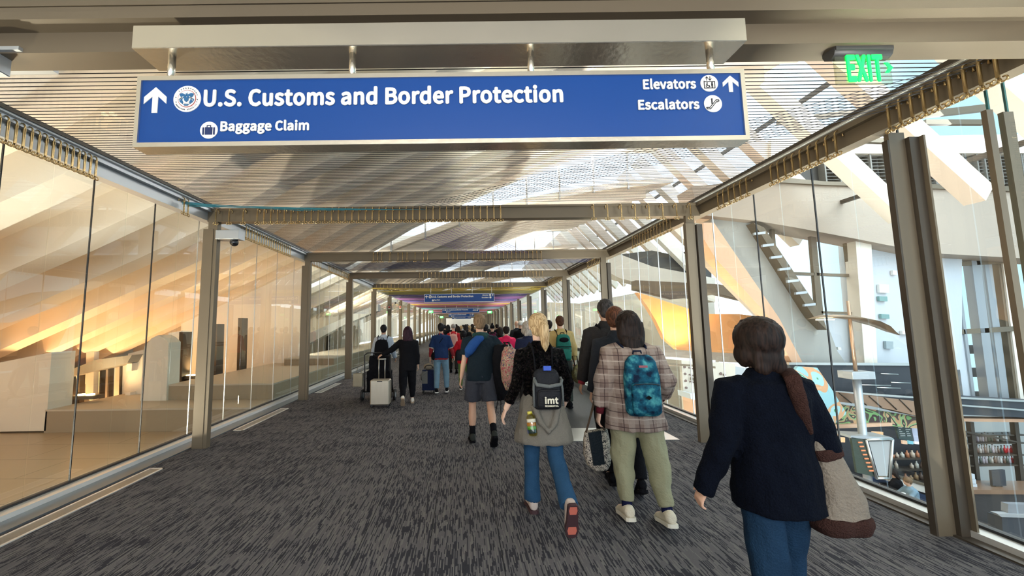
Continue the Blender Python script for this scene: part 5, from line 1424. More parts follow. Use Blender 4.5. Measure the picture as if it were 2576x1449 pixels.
# --- plaid shirt walker with the teal backpack
def plaid():
    m = cloth('brown_plaid', (.25, .19, .16)); nt = m.node_tree; b = nt.nodes['Principled BSDF']; N = nt.nodes.new; L = nt.links.new
    tc = N('ShaderNodeTexCoord'); sp_ = N('ShaderNodeSeparateXYZ'); L(tc.outputs['Object'], sp_.inputs[0])
    def band(out, per, wd, off=0):
        a = N('ShaderNodeMath'); a.operation = 'MULTIPLY_ADD'; L(out, a.inputs[0]); a.inputs[1].default_value = 1/per; a.inputs[2].default_value = off
        fr_ = N('ShaderNodeMath'); fr_.operation = 'FRACT'; L(a.outputs[0], fr_.inputs[0])
        l = N('ShaderNodeMath'); l.operation = 'LESS_THAN'; L(fr_.outputs[0], l.inputs[0]); l.inputs[1].default_value = wd; return l.outputs[0]
    cur = None
    for out, per, wd, off, col, fac in ((sp_.outputs['X'], .11, .42, 0, (.31, .25, .215), .7), (sp_.outputs['Z'], .11, .42, 0, (.32, .26, .225), .55), (sp_.outputs['X'], .11, .06, .3, (.05, .03, .03), .8), (sp_.outputs['Z'], .11, .06, .3, (.05, .03, .03), .8), (sp_.outputs['Z'], .11, .05, .72, (.55, .48, .42), .6)):
        mx = N('ShaderNodeMixRGB'); ml = N('ShaderNodeMath'); ml.operation = 'MULTIPLY'; L(band(out, per, wd, off), ml.inputs[0]); ml.inputs[1].default_value = fac; L(ml.outputs[0], mx.inputs[0])
        if cur is None: mx.inputs[1].default_value = (.20, .145, .125, 1)
        else: L(cur, mx.inputs[1])
        mx.inputs[2].default_value = (*col, 1); cur = mx.outputs[0]
    for l in list(b.inputs['Base Color'].links): nt.links.remove(l)
    L(cur, b.inputs['Base Color']); return m
f = Fig('person in an oversized brown plaid shirt and pale green joggers with long brown hair', 1.40, 3.20, 1.62, -3, legs=((3, 3, -8, 6), (7, -8, -16, 10)), arms=((16, -4, 10, 4), (22, -8, 8, 46)), v=.009, skin=SK3, lean=3)
f.top(plaid(), hem=-.20, hemw=(.265, .185), ease=.055, sleeve=.90, sr=(.095, .09, .066), name='plaid_shirt', wr=.012, shw=.02)
for arm in f.arm:
    b = MB(); b.tube([arm[1].lerp(arm[2], .72), arm[2]+arm[3]*.012], [.036*f.s, .034*f.s], 12); f.add(b, 'undershirt_cuff', cloth('maroon_knit', (.10, .012, .02)), 0)
f.pants(cloth('pale_green_jogger', (.30, .29, .185), .9, .08), to=.95, r=(.118, .102, .082, .054), wr=.012, hipw=.01); f.hair(H_BRN, 'long', length=.25, vol=.006); f.eyes()
f.shoes(cloth('cream_trainer', (.62, .56, .44), .55), mat('cream_sole', (.66, .62, .52), .5), big=1.12, sock=cloth('navy_sock', (.01, .012, .05)))
def galaxy():
    m = cloth('teal_galaxy', (.01, .08, .14), .6); nt = m.node_tree; b = nt.nodes['Principled BSDF']
    tc = nt.nodes.new('ShaderNodeTexCoord'); n = nt.nodes.new('ShaderNodeTexNoise'); n.inputs['Scale'].default_value = 14; n.inputs['Detail'].default_value = 8
    r = nt.nodes.new('ShaderNodeValToRGB'); r.color_ramp.elements[0].position = .36; r.color_ramp.elements[0].color = (.004, .012, .035, 1); r.color_ramp.elements[1].position = .72; r.color_ramp.elements[1].color = (.10, .40, .42, 1)
    e = r.color_ramp.elements.new(.52); e.color = (.008, .09, .15, 1)
    for l in list(b.inputs['Base Color'].links): nt.links.remove(l)
    nt.links.new(tc.outputs['Object'], n.inputs['Vector']); nt.links.new(n.outputs['Fac'], r.inputs[0]); nt.links.new(r.outputs[0], b.inputs['Base Color']); return m
gm = galaxy()
bp = pack(f, gm, .29, .50, .15, .19, 'teal galaxy-print backpack on the walker in the plaid shirt', pocket=(gm, .26, .02), strap_m=cloth('navy_strap', (.008, .012, .03)), v=.010, xo=.0)
MB().box(-.032, .032, -.004, .004, -.008, .008).build('brand_patch', mat('muted_red_patch', (.30, .08, .10), .6), bp, loc=f.sp(-.01, -.287, .345))
b = MB(); b.prism([(-.022, 0, 0), (0, 0, .016), (.022, 0, 0), (0, 0, -.016)], (0, .006, 0)); b.build('lash_patch', C_BLACK, bp, loc=f.sp(.0, -.333, .10))
# hoodie hood over the collar
# --- man with auburn hair between the two, in black
f = Fig('person with short auburn hair and dark jacket half hidden behind the plaid shirt', 1.50, 3.72, 1.66, -12, legs=((2, 6, 0, 0), (2, -8, -20, 25)), v=.011, headturn=-18, skin=SK1)
f.top(cloth('slate_collar', (.020, .023, .030)), hem=-.13, hemw=(.20, .145), ease=.03, sleeve=.98, sr=(.074, .064, .05), name='jacket', collar=.05)
f.pants(C_BLACK); f.shoes(C_BLACK); f.hair(H_AUB, 'short')
# --- tall man with the dark jacket and small backpack
f = Fig('person with cropped dark hair in a charcoal jacket, tallest of the group on the right', 1.60, 4.22, 1.79, -4, legs=((2, -4, -14, 10), (2, 8, 2, 0)), arms=((14, -6, 12, 4), (12, 6, 6, 20)), v=.011, skin=SK2)
f.top(cloth('charcoal_nylon', (.022, .020, .021), .6, .2, 9), hem=-.16, hemw=(.22, .16), ease=.045, sleeve=.98, sr=(.086, .076, .054), name='jacket', wr=.012, collar=.05)
f.pants(C_BLACK); f.shoes(C_BLACK); f.hair(hair_mat('greying_crop', (.012, .010, .010), (.05, .045, .045)), 'crop')
b = MB(); b.tube([f.arm[0][1].lerp(f.arm[0][2], .8), f.arm[0][2]+f.arm[0][3]*.02], [.04, .038], 12); f.add(b, 'red_cuff', cloth('red_cuff', (.25, .03, .04)), 0)
pack(f, cloth('black_daypack', (.012, .014, .02), .5), .29, .40, .13, .22, 'black daypack on the tall walker in the charcoal jacket', strap_m=C_BLACK, v=.013)
F_TALL = f
# patterned tote hanging low beside them
hw = Matrix.Rotation(math.radians(-4), 3, 'Z') @ F_TALL.arm[0][2]+Vector((F_TALL.x, F_TALL.y, 0))
td = 3.55
def qp(px, py, dd=0): return at(px, py, td+dd)
b = MB(); rg = []
for (xl_, yl_), (xr_, yr_), hd in (((1470, 1085), (1528, 1078), .035), ((1467, 1110), (1533, 1105), .06), ((1469, 1145), (1535, 1140), .075), ((1478, 1170), (1533, 1168), .07), ((1492, 1182), (1528, 1180), .05)):
    a, c = qp(xl_, yl_), qp(xr_, yr_); m_ = (a+c)/2; u = (c-a)/2
    rg.append([m_+u*math.copysign(abs(math.cos(t))**.7, math.cos(t))+Vector((0, hd*math.copysign(abs(math.sin(t))**.7, math.sin(t)), 0)) for t in [2*math.pi*k/20 for k in range(20)]])
b.loft(rg)
M_PRT = mural_mat('black_white_print', 22, [(.55, .50, .42), (.55, .50, .42), (.03, .03, .03), (.6, .55, .46), (.06, .05, .05), (.58, .52, .45)])
bag = b.build('tote_bag', M_PRT); remesh(bag, .009, 2, .004); tag(bag, 'patterned tote with a black side panel hanging beside the plaid shirt', 'bag')
b = MB(); b.prism([qp(1481, 1090, -.075), qp(1512, 1084, -.075), qp(1522, 1168, -.085), qp(1494, 1172, -.085)], (0, .02, 0)); q = b.build('side_panel', cloth('black_panel', (.012, .018, .024), .4), bag)
b = MB()
for dd in (-.03, .03): b.tube([qp(1474, 1088, dd), qp(1482, 1060, dd), Vector((hw.x, hw.y-.45+dd, hw.z-.05)), qp(1500, 1060, dd), qp(1522, 1082, dd)], .009, 8)
b.build('handle', cloth('brown_handle', (.10, .07, .05)), bag)
# --- man in shorts
f = Fig('person in a black tee and grey shorts with a blue hood hanging at the back', .24, 5.22, 1.68, 3, legs=((3, 6, 0, 0), (3, -10, -42, 40)), arms=((9, -6, 10, 6), (38, -16, 40, 40)), v=.010, skin=SK1, wide=1.1)
f.top(cloth('black_tee', (.010, .018, .026), .8), hem=-.10, hemw=(.19, .14), ease=.022, sleeve=.36, sr=(.075, .07, .06), name='tee_shirt')
f.pants(cloth('grey_shorts', (.045, .048, .062), .85), to=.44, r=(.115, .118, .1, .1), name='shorts', wr=.008); f.hair(H_LBR, 'short'); f.eyes()
f.shoes(cloth('dark_trainer', (.03, .033, .03), .6), C_BLACK, sock=C_BLACK)
b = MB(); b.tube([f.sp(-.19, -.06, .24), f.sp(-.17, -.13, .31), f.sp(-.11, -.17, .40), f.sp(-.04, -.16, .47), f.sp(.03, -.12, .49)], [.03, .065, .068, .06, .03], 12)
f.add(b, 'draped_hood', cloth('blue_fleece', (.02, .07, .24), .9), wr=.004)
b = MB(); b.tube([f.sp(-.10, -.02, .53), f.sp(0, -.09, .54), f.sp(.10, -.02, .53)], .036*f.s, 10); b.ball(f.sp(0, -.085, .50), .10*f.s, .045*f.s, .05*f.s)
f.add(b, 'jacket_collar', cloth('dark_green_shell', (.015, .045, .045), .7), wr=.003)
# his load over the right arm: dark jacket and a floral backpack
def lp_(px, py, d): return at(px, py, d)
b = MB(); rg = []
for (a, c, hd, d) in (((1243, 868), (1278, 866), .06, 5.15), ((1238, 900), (1284, 896), .09, 5.15), ((1240, 950), (1286, 945), .10, 5.15), ((1246, 990), (1280, 985), .08, 5.15), ((1252, 1008), (1270, 1006), .04, 5.15)):
    A, C_ = lp_(*a, d), lp_(*c, d); m_ = (A+C_)/2; u = (C_-A)/2
    rg.append([m_+u*math.cos(t)+Vector((0, hd*math.sin(t), 0)) for t in [2*math.pi*k/16 for k in range(16)]])
b.loft(rg); o = b.build('folded_jacket', C_BLACK); remesh(o, .012, 2, .015); tag(o, 'black jacket bundled over the right arm of the walker in shorts', 'jacket')
M_FLO = mural_mat('floral_print', 15, [(.06, .05, .10), (.35, .22, .16), (.30, .06, .07), (.42, .34, .24), (.10, .10, .05), (.45, .20, .18)])
b = MB(); rg = []
for (a, c, hd, d) in (((1268, 872), (1290, 872), .05, 4.72), ((1262, 885), (1300, 882), .10, 4.72), ((1258, 920), (1304, 918), .13, 4.72), ((1262, 955), (1303, 955), .11, 4.72), ((1272, 982), (1296, 980), .06, 4.72)):
    A, C_ = lp_(*a, d), lp_(*c, d); m_ = (A+C_)/2; u = (C_-A)/2
    rg.append([m_+u*math.cos(t)+Vector((0, hd*math.sin(t), 0)) for t in [2*math.pi*k/16 for k in range(16)]])
b.loft(rg); o = b.build('backpack', M_FLO); remesh(o, .012, 2, .006); tag(o, 'floral printed backpack carried between the walker in shorts and the blonde ponytail', 'backpack')
b = MB(); b.tube([lp_(1276, 876, 4.72), lp_(1268, 862, 4.9), lp_(1280, 862, 4.9), lp_(1286, 876, 4.72)], .012, 8); b.build('strap', C_BLACK, o)
b = MB()
for k in range(2): b.tube([lp_(1250+k*6, 985, 5.1), lp_(1252+k*8, 1010, 5.1), lp_(1246+k*14, 1042, 5.1)], .012, 6, flat=.4)
o2 = b.build('hanging_straps', C_BLACK, bpy.data.objects.get('folded_jacket'))
# --- green backpack on the walkway
f = Fig('person in a mustard sweater with a green backpack, riding the moving walkway', 1.86, 7.25, 1.68, -2, legs=((2, 4, 0, 0), (2, -6, -8, 4)), arms=((16, -2, 16, 6), (14, 0, 8, 18)), v=.012, z0=.009, skin=SK1)
f.top(cloth('mustard_knit', (.42, .31, .13), .9), hem=-.06, hemw=(.195, .15), ease=.045, sleeve=.98, sr=(.085, .076, .05), name='sweater', wr=.008)
f.pants(cloth('dark_olive', (.03, .035, .03))); f.shoes(C_BLACK); f.hair(H_AUB, 'crop')
gp = pack(f, cloth('green_nylon', (.015, .13, .10), .5), .29, .50, .16, .20, 'green hiking backpack on the rider in the mustard sweater', pocket=(cloth('green_nylon', (.015, .13, .10)), .22, .02), strap_m=C_BLACK, v=.012)
b = MB(); b.ball(f.sp(0, -.295, .34), .085, .018, .045); b.build('mesh_pocket', C_BLACK, gp)
b = MB(); b.tube([f.sp(-.13, -.29, .21), f.sp(.13, -.29, .21)], .008, 6); b.tube([f.sp(-.13, -.30, .13), f.sp(.13, -.30, .13)], .008, 6); b.build('compression_strap', C_BLACK, gp)
o = MB().ball((0, 0, 0), .10, .13, .17, 14, 10).build('duffel_bag', mural_mat('camouflage_cloth', 14, [(.08, .07, .03), (.08, .07, .03), (.15, .15, .05), (.04, .035, .02), (.12, .10, .05)])); f.place(o)
p = at(1452, 942, 7.1); o.location = (p.x, p.y, p.z); remesh(o, .014, 1, .02); tag(o, 'camouflage bag carried low by the rider in the mustard sweater', 'bag')
b = MB(); b.tube([(-.03, 0, .12), (-.06, .05, .33), (.02, .05, .33), (.03, 0, .12)], .009, 6); b.build('handle', C_BLACK, o)
# --- grey-haired person behind the blonde
f = Fig('person with pale grey hair and a navy jacket just beyond the blonde ponytail', 1.13, 6.6, 1.58, 0, v=.014, skin=SK3)
f.top(cloth('navy_shell', (.012, .018, .05), .6), sleeve=.98, ease=.04, hemw=(.21, .16), name='jacket'); f.pants(C_CHAR); f.shoes(C_BLACK); f.hair(H_GRY, 'bob')
# --- woman in the black jumpsuit, hand on the cart
f = Fig('person in black sweats with long plum-brown hair, one hand on the luggage cart', -1.12, 7.84, 1.52, 8, legs=((2, -14, -38, 45), (2, 6, 0, 0)), arms=((50, 14, 62, 26), (8, -8, 6, 4)), v=.011, skin=SK1)
f.top(C_BLACK, hem=-.20, hemw=(.20, .155), ease=.04, sleeve=.97, sr=(.078, .068, .05), name='sweatshirt', wr=.008); f.pants(C_BLACK, to=.96, r=(.115, .098, .08, .055), wr=.007); f.hair(H_PUR, 'long', length=.36, vol=.004); f.eyes()
f.shoes(cloth('white_trainer', (.72, .68, .62), .5), mat('tan_sole', (.34, .25, .17), .6))
# --- man with dark backpack and pale sleeves
f = Fig('person in a pale blue shirt with a black backpack, beside the luggage cart', -1.81, 8.75, 1.56, 0, arms=((13, -4, 14, 10), (13, 4, 10, 30)), v=.012, skin=SK2)
f.top(cloth('pale_blue_shirt', (.42, .48, .56), .8), sleeve=.98, ease=.04, hemw=(.2, .15), sr=(.078, .07, .05)); f.pants(C_BLACK); f.shoes(C_BLACK); f.hair(H_BLK, 'crop')
pack(f, C_BLACK, .36, .60, .16, .14, 'large black backpack on the walker in the pale blue shirt', v=.014)
# --- navy tee and light jeans with trolley case
f = Fig('person in a navy tee over red long sleeves and light jeans, pulling a trolley case', -.50, 8.90, 1.57, 0, legs=((3, -2, -10, 8), (5, 8, 2, 0)), arms=((16, -6, 6, 2), (17, 6, 16, 20)), v=.012, skin=SK1)
f.top(cloth('red_sleeve', (.24, .025, .03)), hem=-.11, hemw=(.185, .135), ease=.012, sleeve=.95, sr=(.062, .056, .046), name='undershirt')
f.top(cloth('navy_tee', (.014, .032, .10)), hem=-.07, hemw=(.192, .145), ease=.032, sleeve=.46, sr=(.082, .072, .07), name='tee_shirt')
for arm in f.arm:
    b = MB(); b.tube([arm[0].lerp(arm[1], .78), arm[0].lerp(arm[1], 1.0)], [.066*f.s, .062*f.s], 12); f.add(b, 'sleeve_band', cloth('white_band', (.62, .6, .55)), 0)
f.pants(cloth('light_denim', (.16, .27, .36), .8, .3, 7), r=(.10, .082, .072, .066)); f.shoes(C_BLACK, mat('white_sole', (.7, .7, .68), .5)); f.hair(H_BLK, 'short')
hipbag = MB().ball((0, 0, 0), .06, .05, .09, 12, 8).build('hip_bag', C_BLACK); p = f.sp(-.19, -.04, -.02); hipbag.location = (f.x+p.x, f.y+p.y, p.z); tag(hipbag, 'small black bag at the hip of the walker in the navy tee', 'bag')
b = MB(); b.tube([(0, 0, .07), (.10, -.05, .25), (.22, -.09, .42)], .008, 6); b.build('strap', C_BLACK, hipbag)
# --- red hoodie and green trousers
f = Fig('person in a red hooded top and green trousers with a backpack on one arm', .03, 9.40, 1.40, 0, legs=((2, 0, -4, 2), (3, -10, -16, 10)), arms=((22, -4, 16, 20), (14, 0, 10, 16)), v=.013, skin=SK1)
f.top(cloth('red_hoodie', (.55, .015, .03)), hem=-.17, hemw=(.205, .16), ease=.035, sleeve=.95, sr=(.078, .07, .052), hood=False, name='hooded_top'); f.pants(cloth('moss_green', (.12, .21, .06)), r=(.095, .075, .062, .056)); f.shoes(C_BLACK, mat('white_sole', (.7, .7, .68))); f.hair(H_BLK, 'short')
pack(f, cloth('black_daypack', (.012, .014, .02)), .22, .32, .13, .08, 'black backpack slung low on the arm of the red hooded walker', xo=-.15, yo=-.10, strap=False, v=.014)
# --- pink backpack
f = Fig('person in a grey knit hat with a pale pink backpack', -.30, 12.6, 1.56, 0, v=.016, skin=SK3)
f.top(cloth('red_jacket', (.42, .02, .03)), sleeve=.98, ease=.035, name='jacket'); f.pants(C_CHAR); f.shoes(C_BLACK); f.hair(cloth('grey_knit', (.32, .30, .28)), 'beanie')
pack(f, cloth('pale_pink', (.66, .36, .32)), .32, .46, .16, .22, 'pale pink backpack on the walker in the grey knit hat', v=.016)
# --- pink hoodie
f = Fig('person in a bright pink hooded jacket with a small patterned bag on the back', 1.02, 8.9, 1.49, -6, arms=((22, -4, 20, 16), (14, -4, 10, 10)), v=.013, skin=SK3)
f.top(cloth('hot_pink', (.66, .02, .10), .6), hem=-.08, hemw=(.195, .15), ease=.045, sleeve=.98, sr=(.082, .074, .052), name='jacket', hood=True); f.pants(cloth('khaki', (.20, .17, .10))); f.shoes(C_BLACK); f.hair(H_BRN, 'short')
pack(f, mural_mat('grey_pattern', 20, [(.35, .36, .33), (.35, .36, .33), (.14, .2, .16), (.45, .42, .38), (.3, .12, .1)]), .17, .26, .10, .20, 'small patterned drawstring bag on the pink hooded jacket', xo=.07, strap=False, v=.014)
# --- pom-pom hat and maroon backpack
f = Fig('person in a black pom-pom hat with a maroon backpack', 1.02, 13.0, 1.52, 0, v=.016)
f.top(C_BLACK, sleeve=.98, ease=.04, name='coat', hem=-.2, hemw=(.22, .17)); f.pants(C_CHAR); f.shoes(C_BLACK); h = f.hair(C_BLACK, 'beanie')
b = MB(); b.ball(f.hp(0, -.01, .155), .04); b.build('pompom', C_BLACK, h)
pack(f, cloth('maroon_pack', (.12, .012, .05)), .30, .46, .14, .22, 'maroon backpack on the walker in the pom-pom hat', v=.016)
# --- white cap and bald neighbour
f = Fig('person in a white baseball cap and black jacket on the moving walkway', 1.82, 11.9, 1.62, 0, v=.016, z0=.009)
f.top(C_BLACK, sleeve=.98, ease=.05, name='jacket', hemw=(.22, .17)); f.pants(C_CHAR); f.shoes(C_BLACK); h = f.hair(cloth('white_cap', (.75, .73, .68)), 'beanie')
f = Fig('bald person in a dark jacket on the walkway, left of the white cap', 1.84, 12.9, 1.64, 0, v=.016, z0=.009, skin=SK1)
f.top(cloth('slate_collar', (.020, .023, .030)), sleeve=.98, ease=.045, name='jacket'); f.pants(C_CHAR); f.shoes(C_BLACK)
f = Fig('person with dark hair between the walker in shorts and the pink hood', .58, 9.7, 1.55, 0, v=.016); f.top(cloth('navy_shell', (.012, .018, .05)), sleeve=.98, ease=.04, name='jacket'); f.pants(C_BLACK); f.shoes(C_BLACK); f.hair(H_BLK, 'short')
f = Fig('person with long dark hair just ahead of the pink hooded jacket', 1.10, 11.2, 1.46, 0, v=.016); f.top(C_BLACK, sleeve=.98, ease=.04, name='jacket'); f.pants(C_BLACK); f.shoes(C_BLACK); f.hair(H_BRN, 'long', length=.2)
f = Fig('dark-haired rider on the walkway half hidden behind the mustard sweater', 1.95, 8.6, 1.60, 0, v=.016, z0=.009); f.top(C_CHAR, sleeve=.98, ease=.04, name='jacket'); f.pants(C_BLACK); f.shoes(C_BLACK); f.hair(H_BRN, 'short')
# --- the distant crowd: two source figures with parts, copied and recoloured
crowd = [(1127, 15.5, C_BLACK, H_BLK, 1.55), (1118, 19, C_CHAR, H_BLK, 1.55), (1152, 15.2, cloth('olive_coat', (.07, .07, .035)), H_BRN, 1.5), (1160, 17.5, C_NAVY, H_BLD, 1.5), (1172, 14.2, C_BLACK, H_BLK, 1.55), (1181, 17, cloth('tan_coat', (.30, .20, .11)), H_BLD, 1.5), (1188, 20, C_CHAR, H_BRN, 1.58), (1200, 22, cloth('red_jacket', (.42, .02, .03)), H_BLK, 1.5),
         (1212, 15.5, C_NAVY, H_BLK, 1.52), (1222, 18, C_BLACK, H_BRN, 1.55), (1228, 21, C_CHAR, H_GRY, 1.55), (1140, 22, C_NAVY, H_GRY, 1.55), (1148, 26, C_BLACK, H_BRN, 1.6), (1165, 27, cloth('pale_blue_shirt', (.42, .48, .56)), H_BLK, 1.55), (1176, 30, C_BLACK, H_BLK, 1.6), (1192, 32, cloth('tan_coat', (.30, .20, .11)), H_BLK, 1.6), (1205, 28, C_CHAR, H_BLK, 1.55), (1250, 17.5, C_NAVY, H_BRN, 1.55)]
src = []
for k in range(2):
    f = Fig('x', 0, 0, 1.55, 0, v=.022, legs=((2, 8, 4, 0), (2, -8, -20, 15)) if k else ((2, -8, -20, 15), (2, 8, 4, 0)), skin=SK1)
    f.top(C_BLACK, sleeve=.98, ease=.04, name='jacket', v=.022); f.pants(C_CHAR, v=.022); f.shoes(C_BLACK); f.hair(H_BLK, 'short' if k else 'long', length=.2, v=.02); src.append(f)
cn2 = {'cloth_black': 'black', 'cloth_charcoal': 'charcoal', 'cloth_navy_wool': 'navy', 'cloth_olive_coat': 'olive', 'cloth_tan_coat': 'tan', 'cloth_red_jacket': 'red', 'cloth_pale_blue_shirt': 'pale blue'}
hn = {H_BLK: 'black', H_BRN: 'brown', H_BLD: 'blonde', H_GRY: 'grey'}
seen = {}
for i, (px, d, cm, hm, H) in enumerate(crowd):
    s0 = src[i % 2]; first = i < 2
    r = s0.body if first else copy_tree(s0.body)
    x = at(px, 820, d).x; r.location = (x, d, 0); k = H/1.55; r.scale = (k, k, k)
    for ch in r.children:
        n_ = ch.name.split('.')[0]
        if n_ in ('jacket', 'hair'):
            if not first or True:
                ch.material_slots[0].link = 'OBJECT'; ch.material_slots[0].material = cm if n_ == 'jacket' else hm
    key = (cn2[cm.name], hn[hm])
    seen[key] = seen.get(key, 0)+1
    where = 'left side' if px < 1150 else ('centre' if px < 1195 else 'right side')
    dist = 'front of crowd' if d < 17 else ('middle of crowd' if d < 24 else 'back of crowd')
    tag(r, 'distant walker with %s hair and %s top, %s, %s' % (key[1], key[0], dist, where), 'person', 'distant crowd in the corridor')
# --- cafe guests one level down, seated
def seated(px, py, d, lab, cm, hm, kind, rz):
    p = at(px, py, d)
    f = Fig(lab, p.x, p.y, 1.6, rz, legs=((4, 85, 5, 0), (4, 85, 5, 0)), arms=((12, 40, -20, 85), (12, 40, -20, 85)), v=.018, z0=PZ, sit=.52, lean=8)
    f.top(cm, sleeve=.95, ease=.03); f.pants(C_CHAR); f.shoes(C_BLACK); f.hair(hm, kind, length=.2)
    b = empty('cafe_chair', (p.x, p.y, PZ), 'dark seat under %s' % lab, 'chair', rz=math.radians(rz))
    MB().box(-.2, .2, -.2, .2, .40, .44).build('seat', M_TAUPE_D, b)
    for sx in (-1, 1):
        for sy in (-1, 1): MB().cyl((sx*.17, sy*.17, 0), (sx*.17, sy*.17, .40), .015, 6).build('leg', M_TAUPE_D, b)
seated(2264, 1228, 11.75, 'seated diner with dark hair and black top in the cafe below', C_BLACK, H_BRN, 'long', 40)
seated(2298, 1236, 11.2, 'seated diner with sandy hair and denim shirt in the cafe below', cloth('pale_denim', (.20, .30, .38)), H_LBR, 'short', 70)
p = at(2116, 1160, 13.0)
f = Fig('standing guest in blue beyond the glass joint, left of the pole-mounted box', p.x, 13.0, 1.62, 20, v=.018, z0=FZ); f.top(cloth('blue_fleece2', (.02, .06, .22)), sleeve=.95, ease=.03); f.pants(C_CHAR); f.shoes(C_BLACK); f.hair(H_BLD, 'short')
# ================================================================ LUGGAGE
# ribbed pale aluminium suitcase in front of the cart
def wheel(b, c, r, w_, ax_='x', seg=18):
    c = Vector(c); d = Vector((w_/2, 0, 0)) if ax_ == 'x' else Vector((0, w_/2, 0)); b.cyl(c-d, c+d, r, seg)
M_CASE = mat('pale_champagne_shell', (.58, .52, .42), .35, .6)
sc = empty('suitcase', (-1.60, 7.55, 0), 'pale ribbed hard-shell suitcase standing in front of the black cart', 'suitcase')
W_, H_, D_ = .185, .52, .24
MB().box(-W_, W_, -D_/2, D_/2, .05, H_).build('shell', M_CASE, sc, bevel=.018)
b = MB()
for k in range(14): x = -W_+.03+k*(2*W_-.06)/13; b.box(x-.004, x+.004, -D_/2-.005, -D_/2+.01, .09, H_-.03)
b.build('ribs', M_CASE, sc)
b = MB(); b.box(-.05, .05, -D_/2-.008, -D_/2+.002, H_-.035, H_-.02).build('latch', M_BLACK, sc)
for sx in (-1, 1):
    for sy in (-1, 1):
        b = MB(); b.box(sx*(W_-.03)-.025, sx*(W_-.03)+.025, sy*(D_/2-.03)-.02, sy*(D_/2-.03)+.02, .035, .06); wheel(b, (sx*(W_-.03), sy*(D_/2-.03), .025), .025, .03); b.build('wheel', M_BLACK, sc)
b = MB(); b.cyl((-.06, .08, H_), (-.06, .08, .90), .009, 8).cyl((.06, .08, H_), (.06, .08, .90), .009, 8).cyl((-.08, .08, .90), (.08, .08, .90), .014, 8); b.build('pull_handle', M_ALU, sc)
# black folding cart with bags
ct = empty('luggage_cart', (-1.78, 8.18, 0), 'black folding cart with two big wheels, loaded with bags', 'cart')
b = MB()
for sx in (-1, 1):
    b.tube([(sx*.27, -.15, .95), (sx*.27, -.12, .60), (sx*.30, 0, .18)], .014, 8); b.tube([(sx*.27, -.15, .95), (sx*.2, -.17, 1.0), (-sx*0, -.17, 1.0)], .012, 8)
b.tube([(-.30, 0, .18), (.30, 0, .18)], .014, 8); b.tube([(-.28, .25, .15), (.28, .25, .15)], .012, 8)
for sx in (-1, 1): b.tube([(sx*.30, 0, .18), (sx*.28, .25, .15)], .012, 8)
b.build('frame', M_BLACK, ct)
MB().box(-.28, .28, -.04, .3, .16, .18).build('platform', M_BLACK, ct)
for sx in (-1, 1):
    b = MB(); wheel(b, (sx*.34, 0, .115), .115, .04, seg=24); o = b.build('wheel', M_BLACK, ct)
    b = MB(); wheel(b, (sx*.34, 0, .115), .06, .044, seg=16); b.build('hub', M_SILVER, o)
b = MB()
for sx in (-1, 1): wheel(b, (sx*.22, .28, .06), .06, .03)
b.build('front_caster', M_BLACK, ct)
b = MB()
b.box(-.25, .25, -.04, .24, .18, .60).box(-.20, .22, -.06, .16, .58, .92); o = b.build('duffel_bag', C_BLACK, loc=(-1.78, 8.18, .003)); remesh(o, .016, 4, .02); tag(o, 'bulging black bag loaded on the folding cart', 'bag')
b = MB(); b.tube([(-.12, -.05, .88), (-.1, -.07, .98), (.1, -.07, .98), (.12, -.05, .88)], .012, 6); b.build('handle', C_BLACK, o)
b = MB().box(-.10, .10, -.05, .06, 0, .27); o = b.build('tote_bag', cloth('canvas', (.36, .32, .24)), loc=(-2.20, 8.12, .30)); remesh(o, .014, 3, .008); tag(o, 'small canvas tote hanging from the left side of the cart', 'bag')
b = MB(); b.tube([(-.05, 0, .26), (.0, 0, .42), (.12, 0, .52), (.05, 0, .26)], .006, 6); b.build('handle', cloth('canvas', (.36, .32, .24)), o)
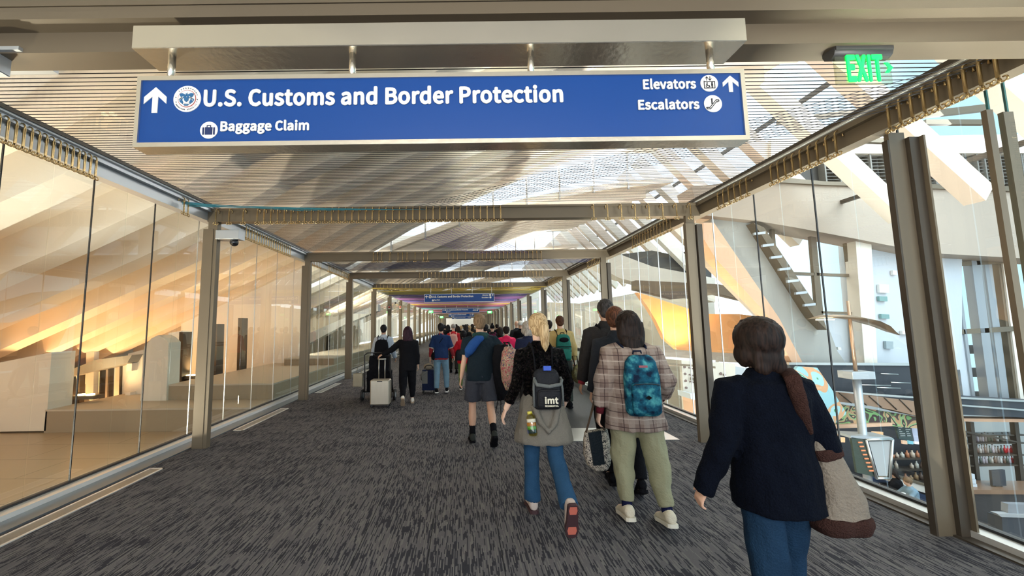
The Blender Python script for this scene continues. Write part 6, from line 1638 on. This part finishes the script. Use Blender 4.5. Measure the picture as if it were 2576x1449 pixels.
# navy trolley case behind the navy tee
tc_ = empty('trolley_case', (-.80, 9.05, 0), 'small navy wheeled case with a grey pack strapped on top', 'suitcase')
b = MB().box(-.15, .15, -.10, .10, .06, .52); o = b.build('case_body', cloth('navy_case', (.012, .02, .06), .6), tc_); remesh(o, .014, 3, .004)
for sx in (-1, 1):
    for sy in (-1, 1):
        b = MB(); wheel(b, (sx*.12, sy*.08, .03), .03, .025); b.box(sx*.12-.012, sx*.12+.012, sy*.08-.012, sy*.08+.012, .03, .08); b.build('wheel', M_BLACK, tc_)
b = MB(); b.cyl((.035, .03, .5), (.02, .0, .93), .008, 8).cyl((.115, .03, .5), (.10, .0, .93), .008, 8).cyl((.005, 0, .93), (.115, 0, .93), .014, 8); b.build('pull_handle', M_ALU, tc_)
b = MB(); b.tube([(-.155, -.06, .30), (-.155, -.12, .42), (-.02, -.12, .50)], [.02, .03, .02], 8); b.box(-.15, -.02, -.125, -.1, .22, .5); b.build('grey_front_pocket', cloth('grey_felt_case', (.18, .18, .17)), tc_)
b = MB(); b.ball((0, 0, 0), .12, .085, .075, 14, 10); o = b.build('neck_pillow', cloth('beige_pillow', (.30, .26, .20)), loc=(-.80, 9.05, .595)); tag(o, 'rolled beige pillow on top of the navy wheeled case', 'pillow')
b = MB(); b.tube([(-.1, -.05, -.04), (-.05, -.09, .03), (.06, -.09, .04), (.11, -.04, -.03)], .008, 6); b.build('band', C_CHAR, o)
# ---- labels: where several alike share one, say where each stands in its row
bpy.data.scenes.remove(TMP)
bpy.context.view_layer.update()
ORD = ('first second third fourth fifth sixth seventh eighth ninth tenth eleventh twelfth thirteenth fourteenth fifteenth sixteenth seventeenth eighteenth nineteenth twentieth').split()
def ordw(i):
    if i < 20: return ORD[i]
    t = (i+1)//10; u = (i+1) % 10
    return {2: 'twentieth', 3: 'thirtieth', 4: 'fortieth', 5: 'fiftieth'}[t] if u == 0 else {2: 'twenty', 3: 'thirty', 4: 'forty', 5: 'fifty'}[t]+'-'+ORD[u-1]
bylab = {}
for o in scene.objects:
    if o.parent is None and o.get('label') and o.get('category') and o.get('kind') != 'stuff': bylab.setdefault(o['label'], []).append(o)
for lab, os_ in bylab.items():
    if len(os_) < 2: continue
    os_.sort(key=lambda o: o.location.x/max(.5, o.location.y) if o.location.length > 0 else 0)
    for i, o in enumerate(os_):
        o['label'] = lab+', '+(('leftmost' if i == 0 else 'rightmost' if i == len(os_)-1 else ordw(i)+' from left'))
bad = [o['label'] for o in scene.objects if o.parent is None and o.get('label') and len(o['label'].replace(',', ' ').split()) > 16]
pass
bpy.context.view_layer.update()
